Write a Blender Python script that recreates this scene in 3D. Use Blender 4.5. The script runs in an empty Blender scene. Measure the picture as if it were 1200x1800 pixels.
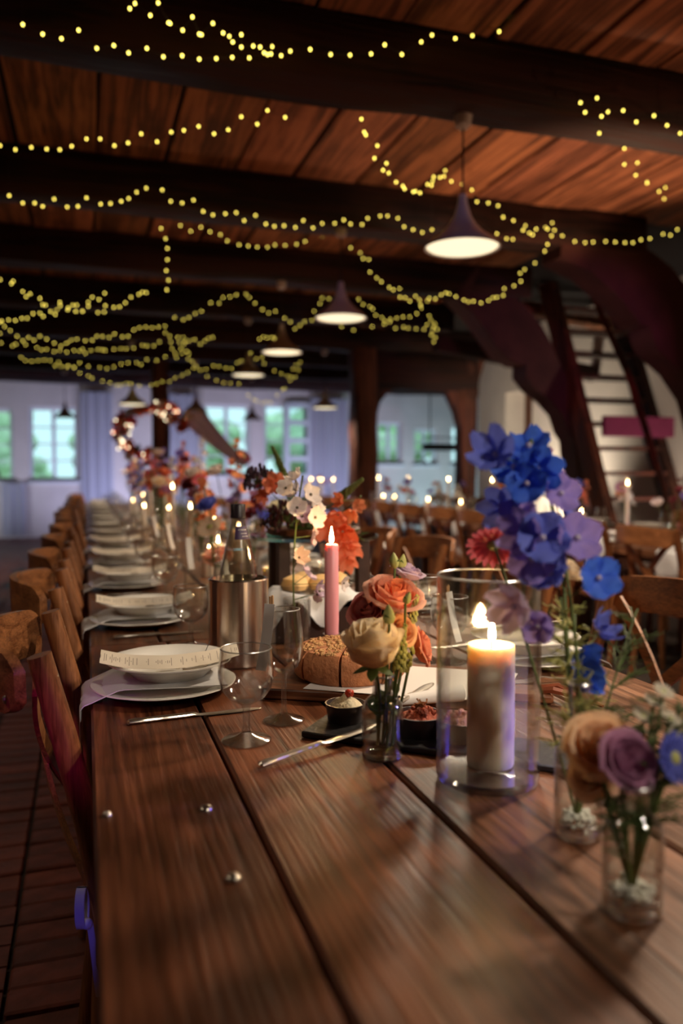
import bpy, bmesh, math, random
from mathutils import Vector, Matrix, Euler
R_ = math.radians
rnd = random.Random(7)
sc = bpy.context.scene
col = sc.collection

# ------------------------------------------------------------------ camera
CAM = Vector((0.0, 0.0, 1.17)); YAW = 17.8; PITCH = 2.86; FPX = 1400.0
cd = bpy.data.cameras.new('camera'); co = bpy.data.objects.new('camera', cd); col.objects.link(co)
co.location = CAM; co.rotation_euler = (R_(90 - PITCH), 0, R_(-YAW))
cd.sensor_fit = 'VERTICAL'; cd.sensor_height = 36.0; cd.lens = 28.0; cd.clip_start = 0.02; cd.clip_end = 200
cd.dof.use_dof = True; cd.dof.focus_distance = 1.42; cd.dof.aperture_fstop = 2.05
sc.camera = co
# ------------------------------------------------------------------ world: dusk daylight outside
w = bpy.data.worlds.new('dusk'); sc.world = w; w.use_nodes = True
bg = w.node_tree.nodes['Background']; bg.inputs[0].default_value = (0.56, 0.80, 0.86, 1); bg.inputs[1].default_value = 1.35
sc.view_settings.view_transform = 'Standard'; sc.view_settings.look = 'None'
sc.view_settings.exposure = 0.22; sc.view_settings.gamma = 1.0; sc.view_settings.use_curve_mapping = False
sc.cycles.use_denoising = True
sc.cycles.transparent_max_bounces = 32; sc.cycles.max_bounces = 10; sc.cycles.transmission_bounces = 10
sc.cycles.sample_clamp_indirect = 4.0
sc.cycles.caustics_reflective = False; sc.cycles.caustics_refractive = False

# ------------------------------------------------------------------ venue lights (uplighters and party spots) and added fill lamps
def spot(name, loc, target, power, colr, angle=60, blend=0.5, size=0.05):
    l = bpy.data.lights.new(name, 'SPOT'); l.energy = power; l.color = colr; l.spot_size = R_(angle); l.spot_blend = blend
    l.shadow_soft_size = size
    o = bpy.data.objects.new(name, l); col.objects.link(o); o.location = loc
    o.rotation_euler = (Vector(target) - Vector(loc)).to_track_quat('-Z', 'Y').to_euler()
    return o
WARM = (1.0, 0.72, 0.42)
# warm uplighters washing the board ceiling
spot('uplight_ceiling', (3.2, 4.1, 1.7), (2.9, 4.2, 3.05), 80, (1.0, 0.60, 0.37), 92, 0.3)
spot('uplight_ceiling_near', (3.6, 2.3, 1.7), (2.9, 2.6, 3.05), 34, (1.0, 0.58, 0.34), 110, 0.4)
spot('uplight_ceiling_mid', (1.6, 6.0, 1.5), (1.4, 6.0, 3.05), 12, (1.0, 0.58, 0.34), 110, 0.4)
spot('uplight_ceiling_left', (-1.8, 4.6, 1.3), (-1.0, 4.6, 3.05), 1.5, (1.0, 0.55, 0.36), 140, 0.5)
# warm wall washer by the niche on the side wall
spot('wall_washer', (4.7, 8.2, 0.35), (5.6, 8.6, 1.5), 150, (1.0, 0.86, 0.68), 120, 0.8)
spot('added_stair_wall_fill', (4.95, 5.42, 0.3), (5.6, 6.9, 1.7), 75, (1.0, 0.80, 0.64), 130, 0.8)  # added lamp, unseen; brightens the side wall beyond the stair
# violet and blue washers on the end wall
for x, p, c in ((-2.5, 90, (0.70, 0.76, 1.0)), (0.5, 130, (0.56, 0.58, 1.0)), (2.0, 110, (0.66, 0.68, 1.0)), (4.4, 130, (0.60, 0.60, 1.0)), (7.0, 110, (0.55, 0.82, 1.0))):
    spot('wall_uplight', (x, 13.4, 0.1), (x, 15.3, 1.5), p, c, 125, 0.9)
# moving party spots on the dance floor behind the photographer
BLUE = (0.16, 0.12, 1.0); MAG = (0.85, 0.04, 0.75)
spot('party_beam_candle', (2.5, 0.66, 1.35), (0.545, 0.976, 0.80), 210, BLUE, 6, 0.7)
spot('party_beam_plate', (-0.15, -2.0, 2.2), (0.0, 1.42, 0.755), 26, BLUE, 2.4, 0.8)
spot('party_beam_ribbon', (-0.5, -2.0, 2.2), (-0.02, 1.28, 0.46), 90, BLUE, 1.9, 0.5)
spot('party_beam_rail', (-0.7, -1.8, 2.2), (-0.06, 1.65, 0.78), 60, BLUE, 1.3, 0.7)
spot('party_beam_chair', (-0.5, -2.2, 2.2), (-0.04, 1.27, 0.79), 130, MAG, 3.2, 0.5)
spot('party_beam_stair', (2.4, 1.0, 1.9), (4.8, 6.2, 1.75), 50, (1.0, 0.10, 0.60), 17, 0.7)
spot('party_beam_cruck', (2.2, 1.0, 1.8), (4.0, 6.6, 2.25), 170, (0.9, 0.30, 0.70), 20, 0.7)
spot('party_beam_table', (2.6, 0.5, 2.4), (3.2, 5.0, 0.76), 60, (0.3, 0.2, 1.0), 12, 0.6)

spot('party_beam_lamp', (0.3, -1.0, 1.3), (1.64, 3.36, 2.36), 70, (0.45, 0.40, 1.0), 5, 0.7)
spot('party_beam_lamp_far', (0.3, -1.0, 1.3), (1.63, 5.12, 2.33), 90, (0.45, 0.40, 1.0), 3.5, 0.7)
spot('added_flower_fill', (1.5, -1.3, 2.5), (0.62, 1.25, 0.9), 170, (1.0, 0.86, 0.70), 27, 0.9, 0.12)  # added fill from the camera side to brighten the flowers

# ------------------------------------------------------------------ measuring: a picture point onto a plane of the room
_cr = Euler((R_(90 - PITCH), 0, R_(-YAW))).to_matrix()
def ray(px, py): return _cr @ Vector(((px - 600) / FPX, -(py - 900) / FPX, -1.0))
def on_z(px, py, z=0.75):
    d = ray(px, py); t = (z - CAM.z) / d.z; return CAM + d * t
def on_y(px, py, y):
    d = ray(px, py); t = (y - CAM.y) / d.y; return CAM + d * t
def on_x(px, py, x):
    d = ray(px, py); t = (x - CAM.x) / d.x; return CAM + d * t
def at_d(px, py, dist): return CAM + ray(px, py) * dist

# ------------------------------------------------------------------ materials
def lin(c): return tuple(((v / 255) / 12.92 if v / 255 <= 0.04045 else ((v / 255 + 0.055) / 1.055) ** 2.4) for v in c)
def newmat(name):
    m = bpy.data.materials.new(name); m.use_nodes = True
    nt = m.node_tree; b = nt.nodes['Principled BSDF']; return m, nt, b
def N(nt, t, **kw):
    n = nt.nodes.new(t)
    for k, v in kw.items(): setattr(n, k, v)
    return n
def mat(name, c, rough=0.5, metal=0.0, var=0.0, scale=8.0, bump=0.0, bscale=40.0, sss=0.0, objcol=False, spec=0.5, coat=0.0, stretch=None, trans=0.0, rand=0.0, aniso=0.0):
    m, nt, b = newmat(name); L = nt.links.new
    base = lin(c)
    b.inputs['Base Color'].default_value = (*base, 1); b.inputs['Roughness'].default_value = rough
    b.inputs['Metallic'].default_value = metal; b.inputs['Specular IOR Level'].default_value = spec
    if aniso:
        b.inputs['Anisotropic'].default_value = aniso; b.inputs['Anisotropic Rotation'].default_value = 0.25; tg = N(nt, 'ShaderNodeTangent', direction_type='RADIAL', axis='Z'); L(tg.outputs[0], b.inputs['Tangent'])
    if coat: b.inputs['Coat Weight'].default_value = coat
    if sss:
        b.inputs['Subsurface Weight'].default_value = sss; b.inputs['Subsurface Radius'].default_value = (0.016, 0.013, 0.011); b.inputs['Subsurface Scale'].default_value = 1.0
    src = None
    tc = N(nt, 'ShaderNodeTexCoord')
    vec = tc.outputs['Object']
    if stretch:
        mp = N(nt, 'ShaderNodeMapping'); mp.inputs['Scale'].default_value = stretch; L(vec, mp.inputs[0]); vec = mp.outputs[0]
    if objcol:
        oi = N(nt, 'ShaderNodeObjectInfo'); src = oi.outputs['Color']
    if var:
        n = N(nt, 'ShaderNodeTexNoise'); n.inputs['Scale'].default_value = scale; n.inputs['Detail'].default_value = 5; L(vec, n.inputs['Vector'])
        r = N(nt, 'ShaderNodeMapRange'); r.inputs[1].default_value = 0.3; r.inputs[2].default_value = 0.7; r.inputs[3].default_value = 1 - var; r.inputs[4].default_value = 1 + var
        L(n.outputs[0], r.inputs[0])
        mx = N(nt, 'ShaderNodeMix', data_type='RGBA', blend_type='MULTIPLY'); mx.inputs[0].default_value = 1
        if src: L(src, mx.inputs[6])
        else: mx.inputs[6].default_value = (*base, 1)
        L(r.outputs[0], mx.inputs[7]); src = mx.outputs[2]
    if rand:
        oi2 = N(nt, 'ShaderNodeObjectInfo'); rr = N(nt, 'ShaderNodeMapRange'); rr.inputs[3].default_value = 1 - rand; rr.inputs[4].default_value = 1 + rand; L(oi2.outputs['Random'], rr.inputs[0])
        mx2 = N(nt, 'ShaderNodeMix', data_type='RGBA', blend_type='MULTIPLY'); mx2.inputs[0].default_value = 1
        if src: L(src, mx2.inputs[6])
        else: mx2.inputs[6].default_value = (*base, 1)
        L(rr.outputs[0], mx2.inputs[7]); src = mx2.outputs[2]
    if src: L(src, b.inputs['Base Color'])
    if bump:
        n2 = N(nt, 'ShaderNodeTexNoise'); n2.inputs['Scale'].default_value = bscale; n2.inputs['Detail'].default_value = 6; L(vec, n2.inputs['Vector'])
        bp = N(nt, 'ShaderNodeBump'); bp.inputs['Strength'].default_value = bump; bp.inputs['Distance'].default_value = 0.01; L(n2.outputs[0], bp.inputs['Height']); L(bp.outputs[0], b.inputs['Normal'])
    if trans:
        tr = N(nt, 'ShaderNodeBsdfTranslucent'); ms = N(nt, 'ShaderNodeMixShader'); ms.inputs[0].default_value = trans
        if src: L(src, tr.inputs[0])
        else: tr.inputs[0].default_value = (*base, 1)
        out = nt.nodes['Material Output']; L(b.outputs[0], ms.inputs[1]); L(tr.outputs[0], ms.inputs[2]); L(ms.outputs[0], out.inputs[0])
    return m
def emit(name, c, s, sampling=None):
    m, nt, b = newmat(name); b.inputs['Base Color'].default_value = (*lin(c), 1)
    b.inputs['Emission Color'].default_value = (*lin(c), 1); b.inputs['Emission Strength'].default_value = s
    if sampling: m.cycles.emission_sampling = sampling
    return m
def wood(name, dark, light, axis='Y', grain=1.0, rough=0.5, bump=0.25, objcol=True, spec=0.5, rings=38.0, ramp=0.16):
    """long grain along one object axis: streaks, growth rings and pores; tinted by the object's own colour"""
    m, nt, b = newmat(name); L = nt.links.new
    tc = N(nt, 'ShaderNodeTexCoord'); oi = N(nt, 'ShaderNodeObjectInfo')
    off = N(nt, 'ShaderNodeVectorMath', operation='SCALE'); off.inputs['Scale'].default_value = 37.0
    cx = N(nt, 'ShaderNodeCombineXYZ'); L(oi.outputs['Random'], cx.inputs[0]); L(oi.outputs['Random'], cx.inputs[1]); L(oi.outputs['Random'], cx.inputs[2])
    L(cx.outputs[0], off.inputs[0])
    ad = N(nt, 'ShaderNodeVectorMath', operation='ADD'); L(tc.outputs['Object'], ad.inputs[0]); L(off.outputs[0], ad.inputs[1])
    s = {'X': (.6, 14, 14), 'Y': (14, .6, 14), 'Z': (14, 14, .6)}[axis]
    mp = N(nt, 'ShaderNodeMapping'); mp.inputs['Scale'].default_value = tuple(v * grain for v in s); L(ad.outputs[0], mp.inputs[0])
    n1 = N(nt, 'ShaderNodeTexNoise'); n1.inputs['Scale'].default_value = 1.0; n1.inputs['Detail'].default_value = 7; n1.inputs['Roughness'].default_value = 0.62; n1.inputs['Distortion'].default_value = 0.6; L(mp.outputs[0], n1.inputs['Vector'])
    n2 = N(nt, 'ShaderNodeTexNoise'); n2.inputs['Scale'].default_value = 7.0; n2.inputs['Detail'].default_value = 4; L(mp.outputs[0], n2.inputs['Vector'])
    n3 = N(nt, 'ShaderNodeTexNoise'); n3.inputs['Scale'].default_value = 3.0; n3.inputs['Detail'].default_value = 3; L(ad.outputs[0], n3.inputs['Vector'])
    # growth rings: a sine of the broad streak noise
    mu = N(nt, 'ShaderNodeMath', operation='MULTIPLY'); mu.inputs[1].default_value = rings; L(n1.outputs[0], mu.inputs[0])
    sn = N(nt, 'ShaderNodeMath', operation='SINE'); L(mu.outputs[0], sn.inputs[0])
    a1 = N(nt, 'ShaderNodeMath', operation='MULTIPLY_ADD'); a1.inputs[1].default_value = ramp; L(sn.outputs[0], a1.inputs[0]); L(n1.outputs[0], a1.inputs[2])
    a2 = N(nt, 'ShaderNodeMath', operation='MULTIPLY_ADD'); a2.inputs[1].default_value = 0.62; L(n2.outputs[0], a2.inputs[0]); L(a1.outputs[0], a2.inputs[2])
    a3 = N(nt, 'ShaderNodeMath', operation='MULTIPLY_ADD'); a3.inputs[1].default_value = 0.45; L(n3.outputs[0], a3.inputs[0]); L(a2.outputs[0], a3.inputs[2])
    a4 = N(nt, 'ShaderNodeMath', operation='MULTIPLY'); a4.inputs[1].default_value = 0.78; L(a3.outputs[0], a4.inputs[0])
    rp = N(nt, 'ShaderNodeValToRGB'); L(a4.outputs[0], rp.inputs[0])
    rp.color_ramp.elements[0].position = 0.60; rp.color_ramp.elements[0].color = (*lin(dark), 1)
    rp.color_ramp.elements[1].position = 0.98; rp.color_ramp.elements[1].color = (*lin(light), 1)
    src = rp.outputs[0]
    if objcol:
        mx = N(nt, 'ShaderNodeMix', data_type='RGBA', blend_type='MULTIPLY'); mx.inputs[0].default_value = 1; L(src, mx.inputs[6]); L(oi.outputs['Color'], mx.inputs[7]); src = mx.outputs[2]
    L(src, b.inputs['Base Color'])
    rr = N(nt, 'ShaderNodeMapRange'); rr.inputs[1].default_value = 0.7; rr.inputs[2].default_value = 1.3; rr.inputs[3].default_value = rough - 0.12; rr.inputs[4].default_value = rough + 0.15; L(a3.outputs[0], rr.inputs[0]); L(rr.outputs[0], b.inputs['Roughness'])
    b.inputs['Specular IOR Level'].default_value = spec
    bp = N(nt, 'ShaderNodeBump'); bp.inputs['Strength'].default_value = bump; bp.inputs['Distance'].default_value = 0.006; L(a2.outputs[0], bp.inputs['Height']); L(bp.outputs[0], b.inputs['Normal'])
    return m
def thin_glass(name, tint=(0.93, 0.95, 0.94), ior=1.45, rough=0.02, base=0.0):
    m, nt, b = newmat(name); L = nt.links.new; nt.nodes.remove(b)
    tr = N(nt, 'ShaderNodeBsdfTransparent'); tr.inputs[0].default_value = (*tint, 1)
    gl = N(nt, 'ShaderNodeBsdfGlossy'); gl.inputs['Roughness'].default_value = rough
    ms = N(nt, 'ShaderNodeMixShader')
    lw = N(nt, 'ShaderNodeLayerWeight'); lw.inputs[0].default_value = 0.5          # Schlick reflectance of a thin pane, the same from both sides
    pw = N(nt, 'ShaderNodeMath', operation='POWER'); pw.inputs[1].default_value = 2.2; L(lw.outputs['Facing'], pw.inputs[0])
    mr = N(nt, 'ShaderNodeMapRange'); mr.inputs[3].default_value = max(base, ((ior - 1) / (ior + 1)) ** 2); mr.inputs[4].default_value = 0.95; L(pw.outputs[0], mr.inputs[0]); L(mr.outputs[0], ms.inputs[0])
    L(tr.outputs[0], ms.inputs[1]); L(gl.outputs[0], ms.inputs[2]); L(ms.outputs[0], nt.nodes['Material Output'].inputs[0])
    return m
def solid_glass(name, c=(1, 1, 1), ior=1.45, rough=0.0, clear=0.45):
    m, nt, b = newmat(name); L = nt.links.new; b.inputs['Base Color'].default_value = (*c, 1); b.inputs['Transmission Weight'].default_value = 1; b.inputs['Roughness'].default_value = rough; b.inputs['IOR'].default_value = ior
    tr = N(nt, 'ShaderNodeBsdfTransparent'); ms = N(nt, 'ShaderNodeMixShader'); ms.inputs[0].default_value = clear
    L(b.outputs[0], ms.inputs[1]); L(tr.outputs[0], ms.inputs[2]); L(ms.outputs[0], nt.nodes['Material Output'].inputs[0])
    return m
def paper_print(name, lines=74.0, axis=0):
    """off-white paper with rows of small dark type (too small to read in the photograph)"""
    m, nt, b = newmat(name); L = nt.links.new
    uv = N(nt, 'ShaderNodeUVMap'); uv.uv_map = 'UVMap'
    sp = N(nt, 'ShaderNodeSeparateXYZ'); L(uv.outputs[0], sp.inputs[0])
    w1 = N(nt, 'ShaderNodeMath', operation='MULTIPLY'); w1.inputs[1].default_value = lines; L(sp.outputs[0], w1.inputs[0])
    fr = N(nt, 'ShaderNodeMath', operation='FRACT'); L(w1.outputs[0], fr.inputs[0])
    lt = N(nt, 'ShaderNodeMath', operation='LESS_THAN'); lt.inputs[1].default_value = 0.34; L(fr.outputs[0], lt.inputs[0])
    fl = N(nt, 'ShaderNodeMath', operation='FLOOR'); L(w1.outputs[0], fl.inputs[0])
    wn = N(nt, 'ShaderNodeTexWhiteNoise', noise_dimensions='1D'); L(fl.outputs[0], wn.inputs['W'])
    # half length of each line about the middle of the strip
    hl = N(nt, 'ShaderNodeMath', operation='MULTIPLY_ADD'); hl.inputs[1].default_value = 0.55; hl.inputs[2].default_value = -0.20; L(wn.outputs[0], hl.inputs[0])
    ab = N(nt, 'ShaderNodeMath', operation='SUBTRACT'); ab.inputs[1].default_value = 0.5; L(sp.outputs[1], ab.inputs[0])
    aa = N(nt, 'ShaderNodeMath', operation='ABSOLUTE'); L(ab.outputs[0], aa.inputs[0])
    l2 = N(nt, 'ShaderNodeMath', operation='LESS_THAN'); L(aa.outputs[0], l2.inputs[0]); L(hl.outputs[0], l2.inputs[1])
    mu = N(nt, 'ShaderNodeMath', operation='MULTIPLY'); L(lt.outputs[0], mu.inputs[0]); L(l2.outputs[0], mu.inputs[1])
    mx = N(nt, 'ShaderNodeMix', data_type='RGBA'); mx.inputs[6].default_value = (*lin((226, 214, 196)), 1); mx.inputs[7].default_value = (*lin((150, 136, 124)), 1); L(mu.outputs[0], mx.inputs[0]); L(mx.outputs[2], b.inputs['Base Color'])
    b.inputs['Roughness'].default_value = 0.7
    return m

M = dict(
    table=wood('dark stained table planks', (46, 27, 19), (150, 102, 72), 'Y', 1.3, 0.38, 0.40, rings=20, ramp=.10),
    chair=wood('oiled oak chair wood', (84, 46, 24), (168, 106, 62), 'Z', 3.2, 0.38, 0.12, rings=10, ramp=.02),
    chair_y=wood('oiled oak chair rail', (88, 48, 26), (176, 114, 68), 'Y', 3.2, 0.38, 0.12, rings=10, ramp=.02),
    beam=wood('smoke darkened beam oak', (16, 9, 8), (58, 32, 24), 'X', 0.5, 0.7, 0.8, objcol=False, spec=0.25),
    beam_z=wood('smoke darkened post oak', (30, 17, 15), (112, 66, 50), 'Z', 0.5, 0.65, 0.8, objcol=False, spec=0.25),
    board=wood('ceiling boards', (82, 50, 35), (166, 110, 78), 'Y', 0.5, 0.75, 0.5, spec=0.2),
    stair=wood('stair timber', (40, 20, 16), (104, 60, 40), 'Z', 0.8, 0.6, 0.4, objcol=True, spec=0.3),
    servewood=wood('serving board wood', (96, 56, 34), (172, 112, 72), 'X', 1.2, 0.5, 0.2),
    cruck=mat('smoke darkened cruck oak', (70, 42, 37), 0.6, var=0.3, scale=4, bump=0.5, bscale=18, spec=0.3),
    dark=mat('roof space black', (20, 13, 11), 0.9),
    plaster=mat('white limewash plaster', (222, 212, 200), 0.85, var=0.08, scale=2.0, bump=0.15, bscale=14),
    mortar=mat('brick joint mortar', (58, 46, 40), 0.95, var=0.3, scale=30, bump=0.4),
    brick=mat('worn floor brick', (128, 62, 46), 0.62, var=0.35, scale=14, bump=0.35, bscale=30, rand=0.35),
    porcelain=mat('white porcelain', (232, 228, 220), 0.14, spec=0.6),
    napkin=mat('pale linen napkin', (206, 206, 208), 0.9, bump=0.15, bscale=400),
    silver=mat('silver cutlery', (214, 206, 194), 0.3, 1.0, bump=0.04, bscale=60),
    rivet=mat('nickel rivet', (214, 206, 192), 0.28, 1.0),
    steel=mat('brushed steel', (214, 198, 184), 0.24, 1.0, bump=0.04, bscale=3.0, stretch=(60, 60, 0.6), aniso=0.8),
    black=mat('black plastic', (34, 24, 30), 0.4),
    violet_label=mat('violet paper label', (58, 36, 74), 0.5),
    white_print=mat('white print', (226, 222, 226), 0.6),
    slate=mat('black slate', (30, 28, 30), 0.5, bump=0.3, bscale=60),
    ramekin=mat('dark glazed stoneware', (62, 52, 56), 0.32, var=0.2, scale=30),
    dip_cream=mat('herbed cream dip', (232, 218, 184), 0.6, var=0.12, scale=90, bump=0.5, bscale=120),
    dip_red=mat('tomato dip', (196, 92, 60), 0.5, var=0.4, scale=120, bump=0.8, bscale=200),
    dip_pink=mat('pink beet dip', (214, 150, 140), 0.5, var=0.2, scale=120, bump=0.6, bscale=160),
    tomato=mat('tomato piece', (206, 66, 40), 0.3),
    fried=mat('fried onion', (150, 92, 44), 0.6),
    crust=mat('bread crust', (176, 112, 70), 0.75, var=0.28, scale=26, bump=0.5, bscale=90),
    crumb=mat('seeded bread top', (206, 156, 100), 0.8, var=0.35, scale=110, bump=1.0, bscale=160),
    roll=mat('pale bread roll', (220, 184, 128), 0.75, var=0.15, scale=20, bump=0.2),
    paper=mat('white paper', (232, 226, 220), 0.75),
    menu=paper_print('printed menu paper'),
    leather=mat('tan leather', (140, 72, 44), 0.55, var=0.2, scale=20),
    wax=mat('ivory candle wax', (248, 230, 210), 0.42, sss=0.6),
    wax_pink=mat('lilac pink candle wax', (232, 158, 166), 0.4, sss=0.4),
    wick=mat('burnt wick', (24, 18, 16), 0.9),
    flame=emit('candle flame', (255, 206, 138), 55.0),
    flame_near=emit('bright candle flame', (255, 206, 138), 320.0),
    glass=thin_glass('clear drinking glass', tint=(0.985, 0.99, 0.985), base=0.06, rough=0.09),
    glass_edge=thin_glass('clear glass rim', base=0.5, tint=(0.95, 0.96, 0.95), rough=0.3),
    vase_glass=thin_glass('clear bottle glass', tint=(0.975, 0.985, 0.98), ior=1.5, base=0.08, rough=0.07),
    bottle=thin_glass('water bottle glass', tint=(0.93, 0.92, 0.89), ior=1.5, base=0.14, rough=0.10),
    foot_glass=thin_glass('thick glass foot', tint=(0.95, 0.96, 0.95), ior=1.5, base=0.22, rough=0.12),
    solid=solid_glass('thick clear glass', rough=0.06, clear=0.25),
    crystal=solid_glass('cut crystal', rough=0.03),
    water=thin_glass('still water', tint=(0.93, 0.95, 0.92), ior=1.33),
    green_glass=thin_glass('greenish plate glass', tint=(0.66, 0.80, 0.74), base=0.08),
    stem=mat('flower stem green', (86, 100, 44), 0.55, var=0.2, scale=40),
    leaf=mat('leaf green', (84, 104, 54), 0.55, var=0.25, scale=30, trans=0.3),
    bud=mat('pale green bud', (186, 186, 112), 0.55, var=0.15, scale=40, trans=0.2),
    petal=mat('soft flower petal', (255, 255, 255), 0.6, var=0.14, scale=24, objcol=True, trans=0.38, spec=0.25),
    berry=mat('dark berries', (66, 26, 26), 0.3, rand=0.3),
    shade=mat('grey enamel lamp shade', (186, 176, 170), 0.3),
    diffuser=emit('lamp diffuser', (255, 240, 200), 1.0),
    cable=mat('black cable', (20, 14, 12), 0.6),
    bulb=emit('fairy light bulb', (255, 228, 100), 4.4, 'NONE'),
    wire=mat('fairy light wire', (34, 28, 18), 0.6),
    frame=mat('white painted window frame', (226, 230, 230), 0.5),
    pane=thin_glass('window pane', tint=(0.9, 0.96, 0.95)),
    door=mat('brown door leaf', (92, 52, 34), 0.6, var=0.3, scale=6),
    drape=mat('sheer white drape', (214, 214, 220), 0.9, trans=0.35),
    blush=mat('blush draped cloth', (252, 234, 230), 0.85, var=0.05, trans=0.4),
    magenta=mat('magenta lit board', (112, 30, 70), 0.6, var=0.15, scale=8),  # magenta party light put into the board's base colour
    ribbon=mat('white satin ribbon', (226, 220, 232), 0.4, trans=0.2),
    foliage=mat('garden foliage', (196, 220, 184), 0.7, var=0.4, scale=3),
    lawn=mat('garden lawn', (96, 122, 62), 0.9, var=0.3, scale=1),
    disco=mat('mirror tile', (210, 200, 186), 0.08, 1.0),
    disco_core=mat('disco ball core', (26, 22, 22), 0.5),
    brown_glass=mat('dark crate wood', (58, 34, 24), 0.6, var=0.3, scale=12),
    glint_white=mat('white base glint', (228, 226, 214), 0.45),  # white for the light glints in thick vase bases
    chand=mat('black iron', (22, 18, 18), 0.5),
)
# ------------------------------------------------------------------ mesh building
class MB:
    def __init__(s): s.v = []; s.f = []; s.uv = {}
    def add(s, vs, fs):
        o = len(s.v); s.v += [tuple(v) for v in vs]; s.f += [tuple(i + o for i in f) for f in fs]; return s
    def box(s, x0, x1, y0, y1, z0, z1, b=0.0):
        if b <= 0:
            vs = [(x, y, z) for x in (x0, x1) for y in (y0, y1) for z in (z0, z1)]
            return s.add(vs, [(0, 1, 3, 2), (4, 6, 7, 5), (0, 4, 5, 1), (2, 3, 7, 6), (0, 2, 6, 4), (1, 5, 7, 3)])
        # chamfered on every edge
        vs = []; X = (x0, x1); Y = (y0, y1); Z = (z0, z1); idx = {}
        for i in (0, 1):
            for j in (0, 1):
                for k in (0, 1):
                    sx, sy, sz = (1 - 2 * i) * b, (1 - 2 * j) * b, (1 - 2 * k) * b
                    for a, p in enumerate(((X[i], Y[j] + sy, Z[k] + sz), (X[i] + sx, Y[j], Z[k] + sz), (X[i] + sx, Y[j] + sy, Z[k]))):
                        idx[i, j, k, a] = len(vs); vs.append(p)
        I = lambda i, j, k, a: idx[i, j, k, a]
        fs = []
        for i in (0, 1):
            q = [I(i, 0, 0, 0), I(i, 1, 0, 0), I(i, 1, 1, 0), I(i, 0, 1, 0)]; fs.append(q if i else q[::-1])
            q = [I(0, i, 0, 1), I(1, i, 0, 1), I(1, i, 1, 1), I(0, i, 1, 1)]; fs.append(q[::-1] if i else q)
            q = [I(0, 0, i, 2), I(1, 0, i, 2), I(1, 1, i, 2), I(0, 1, i, 2)]; fs.append(q if i else q[::-1])
        for p in (0, 1):
            for q in (0, 1):
                fs.append((I(p, q, 0, 0), I(p, q, 1, 0), I(p, q, 1, 1), I(p, q, 0, 1)))
                fs.append((I(p, 0, q, 0), I(p, 1, q, 0), I(p, 1, q, 2), I(p, 0, q, 2)))
                fs.append((I(0, p, q, 1), I(1, p, q, 1), I(1, p, q, 2), I(0, p, q, 2)))
        for i in (0, 1):
            for j in (0, 1):
                for k in (0, 1): fs.append((I(i, j, k, 0), I(i, j, k, 1), I(i, j, k, 2)))
        return s.add(vs, fs)
    def lathe(s, prof, n=24, c=(0, 0, 0), close=True, wob=None):
        vs = []; fs = []; m = len(prof)
        for i in range(n):
            a = 2 * math.pi * i / n; ca, sa = math.cos(a), math.sin(a); k = 1.0 if wob is None else wob(a)
            for r, z in prof: vs.append((c[0] + r * k * ca, c[1] + r * k * sa, c[2] + z))
        for i in range(n):
            j = (i + 1) % n
            for q in range(m - 1): fs.append((i * m + q, j * m + q, j * m + q + 1, i * m + q + 1))
        return s.add(vs, fs)
    def tube(s, pts, rad, n=8, cap=True):
        pts = [Vector(p) for p in pts]; m = len(pts)
        if not hasattr(rad, '__len__'): rad = [rad] * m
        vs = []; fs = []; prev = None
        for i, p in enumerate(pts):
            t = (pts[min(i + 1, m - 1)] - pts[max(i - 1, 0)])
            t = t.normalized() if t.length > 1e-9 else Vector((0, 0, 1))
            if prev is None:
                u = t.orthogonal().normalized()
            else:
                u = prev - t * prev.dot(t); u = u.normalized() if u.length > 1e-6 else t.orthogonal().normalized()
            prev = u; wv = t.cross(u)
            for k in range(n):
                a = 2 * math.pi * k / n; vs.append(p + (u * math.cos(a) + wv * math.sin(a)) * rad[i])
        for i in range(m - 1):
            for k in range(n):
                k2 = (k + 1) % n; fs.append((i * n + k, i * n + k2, (i + 1) * n + k2, (i + 1) * n + k))
        if cap: fs.append(tuple(range(n))[::-1]); fs.append(tuple((m - 1) * n + k for k in range(n)))
        return s.add(vs, fs)
    def ball(s, c, r, nu=8, nv=6, sq=(1, 1, 1)):
        vs = []; fs = []
        for j in range(1, nv):
            th = math.pi * j / nv
            for i in range(nu):
                a = 2 * math.pi * i / nu
                vs.append((c[0] + r * sq[0] * math.sin(th) * math.cos(a), c[1] + r * sq[1] * math.sin(th) * math.sin(a), c[2] + r * sq[2] * math.cos(th)))
        t = len(vs); vs.append((c[0], c[1], c[2] + r * sq[2])); bt = len(vs); vs.append((c[0], c[1], c[2] - r * sq[2]))
        for j in range(nv - 2):
            for i in range(nu):
                i2 = (i + 1) % nu; fs.append((j * nu + i, (j + 1) * nu + i, (j + 1) * nu + i2, j * nu + i2))
        for i in range(nu):
            i2 = (i + 1) % nu; fs.append((t, i, i2)); fs.append((bt, (nv - 2) * nu + i2, (nv - 2) * nu + i))
        return s.add(vs, fs)
    def grid(s, fn, nu, nv, uv=False):
        o = len(s.v); vs = []; fs = []
        for j in range(nv + 1):
            for i in range(nu + 1): vs.append(tuple(fn(i / nu, j / nv)))
        W = nu + 1
        for j in range(nv):
            for i in range(nu): fs.append((j * W + i, j * W + i + 1, (j + 1) * W + i + 1, (j + 1) * W + i))
        if uv:
            for k in range(len(vs)): s.uv[o + k] = ((k % W) / nu, (k // W) / nv)
        return s.add(vs, fs)
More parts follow.
